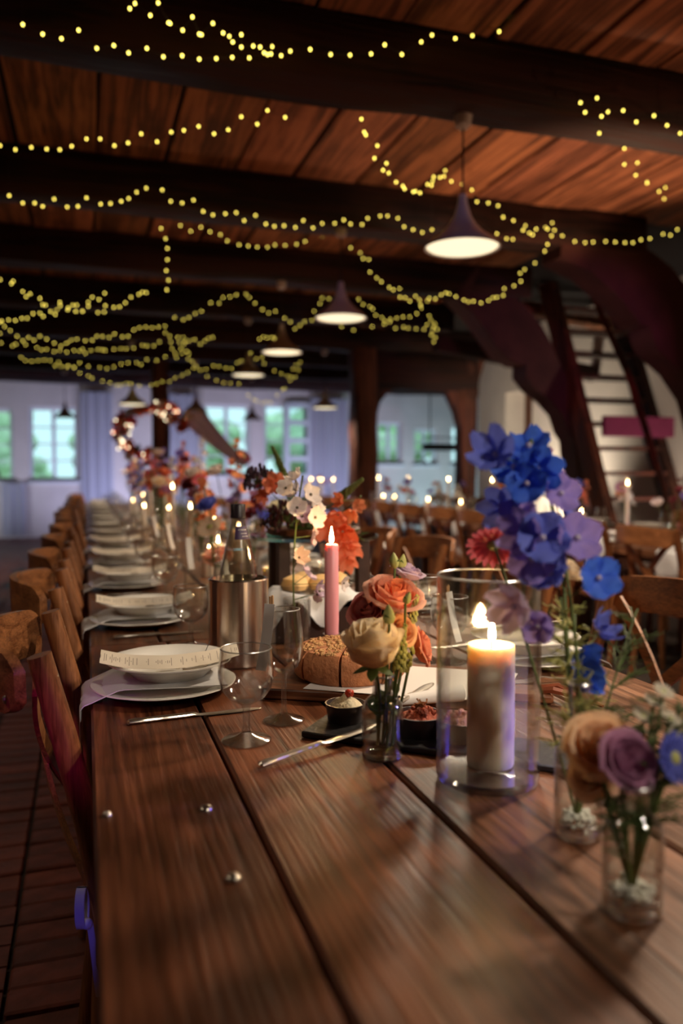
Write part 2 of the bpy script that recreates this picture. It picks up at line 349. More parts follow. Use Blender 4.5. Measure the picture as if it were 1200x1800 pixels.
    def slab(s, fn, nu, nv, th, uv=False):
        """a curved sheet with thickness: fn gives the upper surface, th the offset below (vector)"""
        th = Vector(th); o = len(s.v); s.grid(fn, nu, nv, uv); o2 = len(s.v); W = nu + 1
        s.grid(lambda u, v: Vector(fn(u, v)) + th, nu, nv, uv)
        k = len(s.f); fs = []
        for i in range(nu):
            fs.append((o + i, o2 + i, o2 + i + 1, o + i + 1)); a = nv * W; fs.append((o + a + i, o + a + i + 1, o2 + a + i + 1, o2 + a + i))
        for j in range(nv):
            fs.append((o + j * W, o + (j + 1) * W, o2 + (j + 1) * W, o2 + j * W)); fs.append((o + j * W + nu, o2 + j * W + nu, o2 + (j + 1) * W + nu, o + (j + 1) * W + nu))
        s.f += fs; return s
    def strip(s, a, b, y0, y1):
        """solid between two edge polylines a,b of (x,z), extruded from y0 to y1"""
        n = len(a); vs = []
        for (ax, az), (bx, bz) in zip(a, b): vs += [(ax, y0, az), (bx, y0, bz), (ax, y1, az), (bx, y1, bz)]
        fs = []
        for i in range(n - 1):
            p, q = 4 * i, 4 * i + 4
            fs += [(p, q, q + 1, p + 1), (p + 2, p + 3, q + 3, q + 2), (p, p + 2, q + 2, q), (p + 1, q + 1, q + 3, p + 3)]
        fs += [(0, 1, 3, 2), (4 * n - 4, 4 * n - 2, 4 * n - 1, 4 * n - 3)]
        return s.add(vs, fs)
    def xf(s, mtx):
        s.v = [tuple(mtx @ Vector(v)) for v in s.v]; return s
    def mesh(s, name, m, smooth=True, ang=38):
        me = bpy.data.meshes.new(name); me.from_pydata(s.v, [], s.f)
        if s.uv:
            ul = me.uv_layers.new(name='UVMap')
            for lp in me.loops: ul.data[lp.index].uv = s.uv.get(lp.vertex_index, (0, 0))
        bm = bmesh.new(); bm.from_mesh(me); bmesh.ops.recalc_face_normals(bm, faces=bm.faces[:]); bm.to_mesh(me); bm.free()
        if smooth:
            me.polygons.foreach_set('use_smooth', [True] * len(me.polygons)); me.set_sharp_from_angle(angle=R_(ang))
        if m: me.materials.append(M[m] if isinstance(m, str) else m)
        me.update(); return me

def ob(name, me, parent=None, loc=None, rot=None, mtx=None, color=None):
    o = bpy.data.objects.new(name, me); col.objects.link(o)
    if parent is not None: o.parent = parent
    if mtx is not None: o.matrix_local = mtx
    if loc is not None: o.location = loc
    if rot is not None: o.rotation_euler = rot
    if color is not None: o.color = (*color, 1)
    return o
def tag(o, label, cat, group=None):
    o['label'] = label; o['category'] = cat
    if group: o['group'] = group
    return o
def thing(name, label, cat, loc=(0, 0, 0), rz=0.0, group=None):
    o = ob(name, None, None, loc, (0, 0, rz)); o.empty_display_size = 0.05
    return tag(o, label, cat, group)
def struct(name, me, color=None, loc=None):
    o = ob(name, me, None, loc, color=color); o['kind'] = 'structure'; return o
ORD = ['first', 'second', 'third', 'fourth', 'fifth', 'sixth', 'seventh', 'eighth', 'ninth', 'tenth', 'eleventh', 'twelfth', 'thirteenth', 'fourteenth', 'fifteenth', 'sixteenth']
def sm(x): return x * x * (3 - 2 * x)

# ================================================================== THE ROOM
XL, XR, YB, YF, ZC = -5.2, 5.6, 15.3, -3.0, 3.06
BEAMS = [-1.7, 0.0, 1.55, 3.33, 5.17, 6.78, 8.4, 10.05, 11.7, 13.3, 14.75]
# floor: mortar bed with bricks laid on it
fl = struct('floor', MB().box(XL - .3, 9.4, YF, YB + .3, -0.3, -0.012).mesh('floor', 'mortar', False))
def brick_cells():
    cells = []
    k = 0
    for i in range(160):                       # small bricks across, nearest the chairs
        y0 = 0.2 + i * 0.094
        if y0 > 15: break
        off = 0.0 if i % 2 else 0.105
        x1 = 0.35
        xs = [-0.40]
        while xs[-1] < 0.3: xs.append(xs[-1] + 0.21)
        for j in range(len(xs) - 1): cells.append((xs[j] + (off * 0 if j == 0 else off * 0), xs[j + 1], y0, y0 + 0.094))
    for i in range(90):                        # bricks lengthways in the aisle
        y0 = 0.2 + i * 0.205
        if y0 > 15: break
        for j in range(44):
            xa = -0.40 - (j + 1) * 0.105
            if xa < XL: break
            o = 0.1 * (j % 2)
            cells.append((xa, xa + 0.105, y0 + o, y0 + 0.205 + o))
    for i in range(130):                       # aisle between the tables
        y0 = -1.6 + i * 0.105
        if y0 > 11: break
        for j in range(8 if y0 > 2 else 16): cells.append((1.1 + j * 0.205 + 0.1 * (i % 2), 1.305 + j * 0.205 + 0.1 * (i % 2), y0, y0 + 0.105))
    return cells
cells = brick_cells()
def inframe(c, m=40):
    x, y = (c[0] + c[1]) / 2, (c[2] + c[3]) / 2
    d = _cr.inverted() @ (Vector((x, y, 0)) - CAM)
    if d.z > -0.1: return None
    px, py = 600 + FPX * d.x / -d.z, 900 - FPX * d.y / -d.z
    if -m < px < 1200 + m and -m < py < 1800 + m: return -d.z
    return None
vis = []; rest = []
for c in cells:
    d = inframe(c)
    if d is None: rest.append(c)
    elif c[0] > 0.4: rest.append(c)
    else: vis.append((d, c))
vis.sort(key=lambda t: t[0])
near = [c for d, c in vis[:300]]; rest += [c for d, c in vis[300:]]
bm_s = MB().box(-0.0475, 0.0475, -0.1, 0.1, -0.05, 0.0, 0.005).mesh('brick_long', 'brick', False)
bm_h = MB().box(-0.1, 0.1, -0.043, 0.043, -0.05, 0.0, 0.005).mesh('brick_across', 'brick', False)
for (x0, x1, y0, y1) in near:
    me = bm_s if (x1 - x0) < 0.15 else bm_h
    ob('brick', me, fl, ((x0 + x1) / 2, (y0 + y1) / 2, rnd.uniform(-.004, .003)), (rnd.uniform(-.012, .012), rnd.uniform(-.012, .012), rnd.uniform(-.015, .015)))
mb = MB()
for (x0, x1, y0, y1) in rest:
    z = rnd.uniform(-.004, .002); mb.box(x0 + .005, x1 - .005, y0 + .005, y1 - .005, -.03, z)
bf = ob('brick_paving', mb.mesh('brick_paving', 'brick', False), fl); bf['kind'] = 'stuff'

# walls
def wall_y(name, x0, x1, y0, y1, z0, z1, holes):
    """wall lying along x with rectangular openings (xa, xb, za, zb)"""
    mb = MB(); xs = sorted(set([x0, x1] + [h[0] for h in holes] + [h[1] for h in holes]))
    for a, b in zip(xs, xs[1:]):
        hs = sorted([h for h in holes if h[0] <= a + 1e-6 and h[1] >= b - 1e-6], key=lambda h: h[2]); z = z0
        for h in hs: mb.box(a, b, y0, y1, z, h[2]); z = h[3]
        mb.box(a, b, y0, y1, z, z1)
    return struct(name, mb.mesh(name, 'plaster', False))
def win_rect(pxa, pxb, pya, pyb, Y=YB):
    a = on_y(pxa, pya, Y); b = on_y(pxb, pyb, Y); return (a.x, b.x, b.z, a.z)
WINS = [win_rect(-62, 25, 716, 845), win_rect(50, 138, 714, 845), win_rect(357, 440, 710, 835), win_rect(464, 541, 710, 838), win_rect(664, 706, 742, 815), win_rect(728, 768, 754, 816), win_rect(793, 830, 748, 816)]
wall_y('wall_back', XL - .3, 9.4, YB, YB + .35, -.1, 3.4, WINS)
mb = MB(); mb.box(XL - .3, XL, YF, YB + .3, -.1, 3.4); struct('wall_left', mb.mesh('wall_left', 'plaster', False))
mb = MB(); mb.box(XL - .3, 9.4, YF - .3, YF, -.1, 3.4); struct('wall_front', mb.mesh('wall_front', 'plaster', False))
# side wall with a door niche
dn0, dn1, dnz = 9.25, 9.95, 2.27
mb = MB()
mb.box(XR, XR + .45, YF, dn0, -.1, 3.4); mb.box(XR, XR + .45, dn1, 10.75, -.1, 3.4); mb.box(XR, XR + .45, dn0, dn1, dnz, 3.4)
struct('wall_right', mb.mesh('wall_right', 'plaster', False))
mb = MB(); mb.box(9.1, 9.4, 10.4, YB + .3, -.1, 3.4); mb.box(XR + .45, 9.4, 10.4, 10.75, -.1, 3.4)
struct('wall_side', mb.mesh('wall_side', 'plaster', False))
dd = struct('door_1', MB().box(XR + .30, XR + .36, dn0, dn1, 0, dnz, .004).mesh('door_leaf', 'door'))
ob('door_panel', MB().box(XR + .28, XR + .30, dn0 + .12, dn1 - .12, 1.2, dnz - .15, .006).mesh('door_panel', 'door'), dd)
ob('door_panel', MB().box(XR + .28, XR + .30, dn0 + .12, dn1 - .12, .2, 1.05, .006).mesh('door_panel', 'door'), dd)
ob('door_handle', MB().tube([(XR + .27, dn0 + .07, 1.02), (XR + .22, dn0 + .07, 1.02), (XR + .22, dn0 + .18, 1.02)], .01).mesh('door_handle', 'rivet'), dd)

# ceiling boards, bay by bay, on a slab coloured black as unlit roof space
ce = struct('ceiling', MB().box(XL - .3, 9.4, YF - .3, YB + .35, ZC + .03, ZC + .3).mesh('ceiling', 'dark', False))
xs = []; x = XL
rb = random.Random(3)
while x < 4.9:
    wd = rb.uniform(0.36, 0.46); xs.append((x, wd)); x += wd
for i in range(len(BEAMS) - 1):
    y0, y1 = BEAMS[i], BEAMS[i + 1]
    for (x, wd) in xs:
        if y0 < -0.5 or (x > 3.55 and y0 > 4.5): continue
        L_ = y1 - y0
        me = MB().box(-wd / 2 + rb.uniform(.006, .018), wd / 2 - rb.uniform(.006, .018), -L_ / 2, L_ / 2, -.022, 0, .004).mesh('board', 'board', False)
        t = rb.uniform(.65, 1.1); 
        ob('board', me, ce, (x + wd / 2, (y0 + y1) / 2, ZC + .03 - .001 - rb.uniform(0, .008)), (0, 0, rb.uniform(-.008, .008)), color=(t, t * rb.uniform(.9, 1.02), t * rb.uniform(.85, 1.02)))
# tie beams: hewn timbers
def hewn(p0, p1, wx, hz, seg, amp, m, seed, name='timber'):
    r = random.Random(seed); p0 = Vector(p0); p1 = Vector(p1); t = (p1 - p0).normalized()
    up = Vector((0, 0, 1)) if abs(t.z) < .7 else Vector((0, 1, 0)); s = t.cross(up).normalized(); u = s.cross(t).normalized()
    ch = 0.18; prof = []
    for sx, sy in ((1, 1), (-1, 1), (-1, -1), (1, -1)):
        a = (sx, sy * (1 - ch)); b = (sx * (1 - ch), sy); prof += [a, b] if sx * sy > 0 else [b, a]
    vs = []; fs = []; n = 8; base = [(r.uniform(-1, 1), r.uniform(-1, 1)) for _ in range(n)]
    sway = [(r.uniform(-1, 1), r.uniform(-1, 1)) for _ in range(seg + 1)]
    for i in range(seg + 1):
        c = p0.lerp(p1, i / seg) + s * sway[i][0] * amp * .7 + u * sway[i][1] * amp * .5
        for k, (a, b) in enumerate(prof): vs.append(c + s * (a * wx / 2 + r.uniform(-1, 1) * amp * .5) + u * (b * hz / 2 + r.uniform(-1, 1) * amp * .5))
    for i in range(seg):
        for k in range(n): k2 = (k + 1) % n; fs.append((i * n + k, i * n + k2, (i + 1) * n + k2, (i + 1) * n + k))
    fs += [tuple(range(n))[::-1], tuple(seg * n + k for k in range(n))]
    mb = MB(); mb.add(vs, fs); return mb.mesh(name, m, True, 50)
for i, yb in enumerate(BEAMS[1:]):
    zlo = 2.79 if yb < 10 else 2.77
    if yb == 14.75: zlo = 2.72
    xr = 4.0 if yb < 9.5 else (5.2 if yb < 10.5 else 9.3)
    wd = 0.27 if i else .25
    struct('ceiling_beam', hewn((XL - .1, yb, (zlo + ZC + .02) / 2), (xr, yb, (zlo + ZC + .02) / 2), wd, ZC + .02 - zlo, 22, .018, 'beam', 40 + i, 'ceiling_beam'))
# crucks: curved knees that carry the beams down to the side wall
def cruck(Y, lo, hi, seed):
    a = [(p.x, p.z) for p in (on_y(px, py, Y - .13) for px, py in lo)]; b = [(p.x, p.z) for p in (on_y(px, py, Y - .13) for px, py in hi)]
    struct('cruck_brace', MB().strip(a, b, Y - .13, Y + .13).mesh('cruck_brace', 'cruck', True, 60))
cruck(6.78, [(800, 520), (840, 560), (867, 600), (885, 624), (912, 640), (925, 641), (924, 660), (942, 684), (969, 705), (990, 729), (999, 759), (1009, 774), (1014, 840), (1020, 960), (1024, 1040)],
      [(840, 466), (880, 490), (905, 520), (930, 546), (952, 572), (966, 596), (975, 620), (990, 650), (1008, 690), (1020, 720), (1030, 755), (1037, 785), (1046, 850), (1056, 960), (1062, 1040)], 1)
cruck(5.17, [(985, 452), (1040, 478), (1070, 505), (1095, 531), (1110, 549), (1125, 570), (1143, 574), (1146, 588), (1155, 612), (1173, 630), (1200, 654), (1230, 700), (1250, 780), (1262, 900), (1270, 1060)],
      [(990, 385), (1060, 400), (1110, 420), (1150, 446), (1180, 470), (1205, 500), (1225, 520), (1240, 545), (1255, 570), (1272, 600), (1290, 640), (1305, 700), (1315, 780), (1322, 900), (1330, 1060)], 2)
cruck(3.33, [(1330, 330), (1370, 370), (1400, 430), (1420, 500), (1430, 600), (1440, 760), (1450, 1000)], [(1340, 240), (1390, 290), (1430, 360), (1450, 460), (1480, 580), (1500, 760), (1510, 1000)], 3)
# posts and the framed opening to the transept
struct('oak_post', hewn((1.06, 12.0, 0), (1.06, 12.0, 2.8), .24, .24, 8, .012, 'beam_z', 5, 'oak_post'))
struct('oak_post', hewn((3.53, 10.05, 0), (3.53, 10.05, 2.8), .32, .30, 8, .014, 'beam_z', 6, 'oak_post'))
struct('oak_post', hewn((5.04, 10.05, 0), (5.04, 10.05, 2.8), .23, .26, 8, .012, 'beam_z', 7, 'oak_post'))
struct('oak_lintel', hewn((3.4, 10.05, 2.53), (5.14, 10.05, 2.53), .26, .52, 8, .012, 'beam', 8, 'oak_lintel'))
def knee(name, pts_in, pts_out, Y): struct(name, MB().strip(pts_in, pts_out, Y - .09, Y + .09).mesh(name, 'beam_z', True, 60))
knee('knee_brace', [(3.68, 1.75), (3.70, 1.95), (3.74, 2.10), (3.84, 2.22), (3.98, 2.30)], [(3.64, 1.75), (3.64, 2.0), (3.64, 2.2), (3.64, 2.35), (3.64, 2.5)], 10.05)
knee('knee_brace', [(4.95, 1.55), (4.92, 1.80), (4.86, 2.0), (4.80, 2.12), (4.72, 2.28)], [(4.98, 1.55), (4.98, 1.8), (4.98, 2.0), (4.98, 2.15), (4.98, 2.4)], 10.05)
knee('knee_brace', [(5.14, 1.9), (5.16, 2.2), (5.20, 2.45), (5.28, 2.7), (5.42, 3.0)], [(5.1, 1.9), (5.1, 2.2), (5.1, 2.45), (5.1, 2.7), (5.1, 3.0)], 10.05)
# windows in the end wall
for i, (xa, xb, za, zb) in enumerate(WINS):
    wd, ht = xb - xa, zb - za; fr = MB(); t = .06
    yw = YB + .10
    fr.box(xa, xa + t, yw, yw + .07, za, zb); fr.box(xb - t, xb, yw, yw + .07, za, zb); fr.box(xa + t, xb - t, yw, yw + .07, zb - t, zb); fr.box(xa + t, xb - t, yw, yw + .07, za, za + t)
    wo = struct('window_%d' % (i + 1), fr.mesh('window_frame', 'frame', False))
    xm = (xa + xb) / 2
    nb = 3 if i < 4 else 2
    ob('mullion', MB().box(xm - .035, xm + .035, yw - .005, yw + .06, za + t, zb - t).mesh('mullion', 'frame', False), wo)
    for s_ in (0, 1):
        x0, x1 = (xa + t, xm - .035) if s_ == 0 else (xm + .035, xb - t)
        for k in range(nb + 1):
            if k: 
                zz = za + t + (ht - 2 * t) * k / (nb + 1)
                ob('glazing_bar', MB().box(x0, x1, yw + .01, yw + .04, zz - .013, zz + .013).mesh('glazing_bar', 'frame', False), wo)
            z0 = za + t + (ht - 2 * t) * k / (nb + 1); z1 = za + t + (ht - 2 * t) * (k + 1) / (nb + 1)
            ob('pane', MB().box(x0, x1, yw + .022, yw + .026, z0 + .013, z1 - .013).mesh('pane', 'pane', False), wo)
    ob('window_sill', MB().box(xa - .05, xb + .05, YB - .06, YB + .12, za - .05, za - .005, .006).mesh('window_sill', 'frame'), wo)
# open white casement leaf standing in front of the fourth window
xa, xb, za, zb = WINS[3]
lf = struct('window_8', None); lf.location = (0, 0, 0)
xs0, xs1 = xa + .40, xb + .06
mb = MB(); yw = YB - .05
for a, b, c, d in ((xs0, xs0 + .09, za - .02, zb + .02), (xs1 - .09, xs1, za - .02, zb + .02)): mb.box(a, b, yw - .04, yw, c, d, .004)
for k in range(5):
    zz = za + (zb - za) * k / 4; mb.box(xs0 + .09, xs1 - .09, yw - .04, yw, zz - .05, zz + .05, .004)
ob('sash_frame', mb.mesh('sash_frame', 'frame'), lf)
for k in range(4):
    z0, z1 = za + (zb - za) * k / 4, za + (zb - za) * (k + 1) / 4
    ob('pane', MB().box(xs0 + .09, xs1 - .09, yw - .022, yw - .018, z0 + .05, z1 - .05).mesh('pane', 'pane', False), lf)
# garden outside
g = struct('ground_outside', MB().box(-30, 40, YB + .4, 60, -.4, -.2).mesh('ground_outside', 'lawn', False))
for i, (x, y, h, r0) in enumerate(((-6.0, 25, 4.2, 2.0), (-2.6, 27, 3.4, 1.5), (0.2, 24.5, 2.4, 1.0), (-1.6, 22, 1.6, .8), (3.6, 28, 3.0, 1.6), (7.0, 27, 3.2, 1.7), (10.5, 28, 4.0, 2.0))):
    t = thing('garden_tree', ['tall', 'rounded', 'small', 'low', 'distant', 'leafy', 'outer'][i] + ' green garden tree, %s from the left beyond the end windows' % ORD[i], 'tree', (x, y, -.2), 0, 'garden trees beyond the windows')
    r = random.Random(60 + i); mb = MB()
    for k in range(16):
        a = r.uniform(0, 6.28); q = r.uniform(.1, .8) * r0
        mb.ball((q * math.cos(a), q * math.sin(a), h * r.uniform(.45, 1.0)), r0 * r.uniform(.28, .5), 9, 7, (1, 1, r.uniform(.7, 1)))
    cr = mb.mesh('crown', 'foliage')
    ob('crown', cr, t); ob('trunk', MB().tube([(0, 0, 0), (.05, 0, h * .5), (0, .05, h * .8)], [.16, .12, .06]).mesh('trunk', 'beam_z'), t)
# steep open stair to the loft
SX0, SX1, SY, SK = 4.45, 5.22, 5.77, 0.43
st = thing('loft_stair', 'steep open wooden stair rising behind the right-hand tables to the loft', 'stair', (0, 0, 0))
def stz(x, z, dy=0): return (x, SY + SK * z + dy, z)
for x in (SX0, SX1):
    mb = MB(); vs = []
    w_ = .045; dd_ = .11
    for z in (0.0, 3.06):
        for sx, sd in ((-1, -1), (1, -1), (1, 1), (-1, 1)): vs.append((x + sx * w_ / 1.0, SY + SK * z + sd * dd_, z))
    mb.add(vs, [(0, 1, 2, 3), (4, 7, 6, 5), (0, 4, 5, 1), (1, 5, 6, 2), (2, 6, 7, 3), (3, 7, 4, 0)])
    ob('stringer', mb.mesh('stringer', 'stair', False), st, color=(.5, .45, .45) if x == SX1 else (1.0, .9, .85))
for k in range(1, 13):
    z = k * .232
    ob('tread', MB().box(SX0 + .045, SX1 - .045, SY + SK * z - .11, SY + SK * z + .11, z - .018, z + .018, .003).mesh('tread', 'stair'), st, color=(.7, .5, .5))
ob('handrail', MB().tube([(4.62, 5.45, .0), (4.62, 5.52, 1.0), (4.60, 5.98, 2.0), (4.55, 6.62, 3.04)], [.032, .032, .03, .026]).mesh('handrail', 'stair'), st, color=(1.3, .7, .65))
tag(ob('stair_shelf', MB().box(4.54, 5.32, 6.25, 6.30, 1.50, 1.69, .004).mesh('stair_shelf', 'magenta')), 'magenta-lit board fixed across the steep loft stair', 'board')
# loft trimmer beams above the stair
struct('loft_joist', hewn((3.6, 7.9, 2.55), (5.6, 7.9, 2.3), .16, .16, 6, .01, 'beam', 71, 'loft_joist'))
struct('loft_joist', hewn((3.7, 7.4, 2.95), (5.6, 7.4, 2.75), .16, .14, 6, .01, 'board', 72, 'loft_joist'))
# draped sheers on the end wall
def drape(px0, px1, zt, lab, Y=YB - .12, mm='drape'):
    a, b = on_y(px0, 830, Y).x, on_y(px1, 830, Y).x; n = max(24, int((b - a) * 40))
    mb = MB().slab(lambda u, v: (a + (b - a) * u, Y + .03 * math.sin(u * (b - a) * 34) + .012 * math.sin(u * 91 + 1), .04 + (zt - .04) * v), n, 3, (0, .004, 0))
    tag(ob('sheer_drape', mb.mesh('sheer_drape', mm)), lab, 'curtain', 'sheer drapes on the end wall')
drape(143, 200, 2.62, 'pale sheer drape hanging beside the green-lit window on the end wall')
drape(296, 350, 2.62, 'sheer drape hanging just past the flower-wreathed oak post')
drape(546, 612, 2.62, 'violet-lit sheer drape between the open casement and the thick oak post')
drape(2, 44, .98, 'short sheer drape under the window ledge at the far left end')
# ================================================================== TABLES
TZ = 0.75
def table(x0, widths, y0, y1, tones, label, seed, group='long plank tables'):
    r = random.Random(seed); W = sum(widths); L_ = y1 - y0
    t = thing('plank_table', label, 'table', (x0, y0, 0), 0, group)
    x = 0.0; th = .045
    for k, wd in enumerate(widths):
        g = .0035 if k else 0
        me = MB().box(-wd / 2 + .003, wd / 2 - .003, -L_ / 2 + .001, L_ / 2 - .001, -th, 0, .004).mesh('plank', 'table', False)
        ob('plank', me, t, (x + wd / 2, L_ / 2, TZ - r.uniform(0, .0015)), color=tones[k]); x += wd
    for sx in (W / 2 - .10, W / 2 + .10):
        ob('apron', MB().box(sx - .015, sx + .015, .1, L_ - .1, TZ - th - .09, TZ - th).mesh('apron', 'table', False), t, color=(.6, .6, .6))
        for sy in (.12, L_ - .12):
            ob('leg', MB().box(sx - .04, sx + .04, sy - .04, sy + .04, 0, TZ - th, .004).mesh('leg', 'table', False), t, color=(.6, .6, .6))
    return t
WD = [.188, .222, .214, .216, .23]
TW = sum(WD)
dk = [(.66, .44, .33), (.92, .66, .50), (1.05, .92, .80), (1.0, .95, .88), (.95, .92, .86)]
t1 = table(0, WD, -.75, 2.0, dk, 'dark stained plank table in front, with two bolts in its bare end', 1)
for px, py in ((362, 1423), (410, 1545), (188, 1434)):
    p = on_z(px, py); r_ = .0085 if px > 200 else .006
    ob('bolt', MB().lathe([(r_, 0), (r_ * .96, .0022), (r_ * .7, .0045), (r_ * .3, .0058), (0, .006)], 16).mesh('bolt', 'rivet'), t1, (p.x, p.y + .75, TZ))
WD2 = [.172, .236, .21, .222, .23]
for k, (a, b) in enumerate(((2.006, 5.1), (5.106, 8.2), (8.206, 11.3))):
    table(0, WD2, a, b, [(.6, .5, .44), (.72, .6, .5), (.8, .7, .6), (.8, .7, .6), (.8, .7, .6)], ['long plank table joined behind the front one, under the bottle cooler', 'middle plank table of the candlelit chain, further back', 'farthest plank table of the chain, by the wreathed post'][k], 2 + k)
T2X = 2.9
for k, (a, b) in enumerate(((2.5, 4.9), (4.906, 7.3), (7.306, 9.7))):
    table(T2X, [.2, .2, .2, .2, .2], a, b, [(.8, .7, .6)] * 5, ['neighbouring plank table on the other side of the aisle, nearest part', 'neighbouring plank table across the aisle, in front of the loft stair', 'neighbouring plank table across the aisle, nearest the thick oak post'][k], 12 + k)
table(2.9, [.2, .2, .2, .2, .2], 10.6, 13.0, [(.8, .7, .6)] * 5, 'distant plank table standing behind the thick oak post', 22)

# ================================================================== CHAIRS (cross-back, bent top rail)
CH = {}
def chair_meshes():
    # seat: rounded trapezoid pad
    def seat():
        mb = MB(); n = 28; prof = [(.0, .468), (.6, .468), (.93, .466), (1.0, .458), (1.0, .436), (.94, .428), (0, .428)]
        vs = []; fs = []; m = len(prof)
        for i in range(n):
            a = 2 * math.pi * i / n; c, s_ = math.cos(a), math.sin(a)
            e = 2 / 3.2; x = .205 * abs(c) ** e * (1 if c > 0 else -1); y = (.205 + .02 * c) * abs(s_) ** e * (1 if s_ > 0 else -1)
            for f, z in prof: vs.append((x * f, y * f, z))
        for i in range(n):
            j = (i + 1) % n
            for q in range(m - 1): fs.append((i * m + q, j * m + q, j * m + q + 1, i * m + q + 1))
        return mb.add(vs, fs)
    CH['seat'] = seat().mesh('seat', 'chair_y')
    CH['front_leg'] = MB().tube([(0, 0, .43), (.008, 0, .2), (.02, 0, 0)], [.019, .019, .015], 10).mesh('leg', 'chair')
    # back post: rear leg and upright in one, leaning back
    pts = [(-.23, 0, 0), (-.20, 0, .25), (-.19, 0, .45), (-.215, 0, .60), (-.25, 0, .75), (-.285, 0, .885)]
    CH['post'] = MB().tube(pts, [.016, .019, .0205, .0205, .0205, .019], 12).mesh('back_post', 'chair')
    # top rail: bent band outside the posts
    def rail(u, v):
        y = (-1 + 2 * u) * .228; q = 1 - (y / .228) ** 2; x = -.303 - .085 * q; e = abs(-1 + 2 * u)
        hh = .048 * (1 - max(0, (e - .86) / .14) ** 2 * .5); z = .842 + (-1 + 2 * v) * hh + .008 * q
        return (x - .012 * (z - .84) * 4 * .5, y, z)
    CH['rail'] = MB().slab(rail, 36, 6, (-.017, 0, 0)).mesh('top_rail', 'chair_y', True, 50)
    def slat(sgn):
        def f(u, v):
            y = sgn * (-.185 + .37 * u); q = 4 * u * (1 - u); z = .47 + .36 * u
            x = -.195 - .10 * u - .035 * q + (-.006 if sgn > 0 else .006); wv = (-1 + 2 * v) * .017
            n = Vector((0, -.36 * sgn, .37)).normalized()
            return Vector((x, y, z)) + n * wv
        return MB().slab(f, 14, 1, (-.008, 0, 0)).mesh('back_slat', 'chair_y', True, 50)
    CH['slat_a'] = slat(1); CH['slat_b'] = slat(-1)
    CH['stretch'] = MB().tube([(-.20, -.185, .22), (.19, -.175, .24)], .010, 8).tube([(-.20, .185, .22), (.19, .175, .24)], .010, 8).tube([(0, -.18, .23), (0, .18, .23)], .010, 8).mesh('stretcher', 'chair_y')
    CH['rivet'] = MB().lathe([(.007, 0), (.0065, .003), (.004, .005), (0, .006)], 10).xf(Matrix.Rotation(R_(90), 4, 'Y')).mesh('rivet', 'rivet')
chair_meshes()
def chair(x, y, rz, label, group, full=True, tone=1.0):
    t = thing('crossback_chair', label, 'chair', (x, y, 0), rz, group)
    c = (tone, tone, tone)
    ob('seat', CH['seat'], t, color=c); ob('top_rail', CH['rail'], t, color=c)
    for s in (-1, 1):
        ob('back_post', CH['post'], t, (0, s * .205, 0), color=c)
        ob('leg', CH['front_leg'], t, (.17, s * .175, 0), color=c)
    ob('back_slat', CH['slat_a'], t, color=c); ob('back_slat', CH['slat_b'], t, color=c)
    if full:
        ob('stretcher', CH['stretch'], t, color=c)
        for s in (-1, 1):
            ob('rivet', CH['rivet'], t, (-.262, s * .207, .85)); ob('rivet', CH['rivet'], t, (-.334, s * .208, .82), (0, 0, math.pi))
    return t
SEATY = [1.53 + .72 * k for k in range(14)]
rc = random.Random(11)
for k, y in enumerate(SEATY):
    if y > 11.1: break
    chair(.212 + (0 if k == 0 else rc.uniform(-.02, .015)), y - .01 + (0 if k == 0 else rc.uniform(-.03, .03)), 0 if k == 0 else rc.uniform(-.07, .07),
          ('nearest oak cross-back chair on the left with a ribbon tied low' if k == 0 else '%s oak cross-back chair from the camera on the left of the long table' % ORD[k]), 'chairs on the left of the long table', k < 4, rc.uniform(.82, 1.05))
for k, y in enumerate(SEATY):
    if y > 11.1: break
    chair(TW - .02 + rc.uniform(-.03, .04), y + .03 + rc.uniform(-.05, .05), math.pi + rc.uniform(-.1, .1),
          '%s oak cross-back chair from the camera on the right of the long table' % ORD[k], 'chairs on the right of the long table', k < 3, rc.uniform(.8, 1.0))
SEAT2 = [3.42 + .62 * k for k in range(10)]
for k, y in enumerate(SEAT2):
    chair(T2X + .14 + rc.uniform(-.02, .02), y, rc.uniform(-.06, .06), '%s cross-back chair from the camera on the aisle side of the neighbouring table' % ORD[k], 'aisle-side chairs of the neighbouring table', False, rc.uniform(.62, .85))
n_ = 0
for k, y in enumerate(SEAT2):
    if 5.2 < y < 6.7: continue
    chair(T2X + .95, y, math.pi + rc.uniform(-.08, .08), '%s cross-back chair on the wall side of the neighbouring table' % ORD[n_], 'wall-side chairs of the neighbouring table', False, .8); n_ += 1
# ribbon tied to the nearest chair
rb_ = thing('chair_ribbon', 'pale satin ribbon tied in a loop low on the nearest chair', 'ribbon', (-.004, 1.30, .455))
def loop(u, v):
    a = u * 2 * math.pi; return (-.012 + .004 * math.cos(a) + (v - .5) * .014, .006 + .016 * math.cos(a) - .004 * (v - .5), .02 + .034 * math.sin(a))
ob('loop', MB().slab(loop, 22, 1, (.001, .001, 0)).mesh('loop', 'ribbon'), rb_)
ob('tail', MB().slab(lambda u, v: (.0 + .012 * u + (v - .5) * .01, .004 * math.sin(u * 5), -.005 - .12 * u), 10, 1, (0, .001, 0)).mesh('tail', 'ribbon'), rb_)
ob('knot', MB().ball((-.004, 0, -.004), .009, 8, 6).mesh('knot', 'ribbon'), rb_)

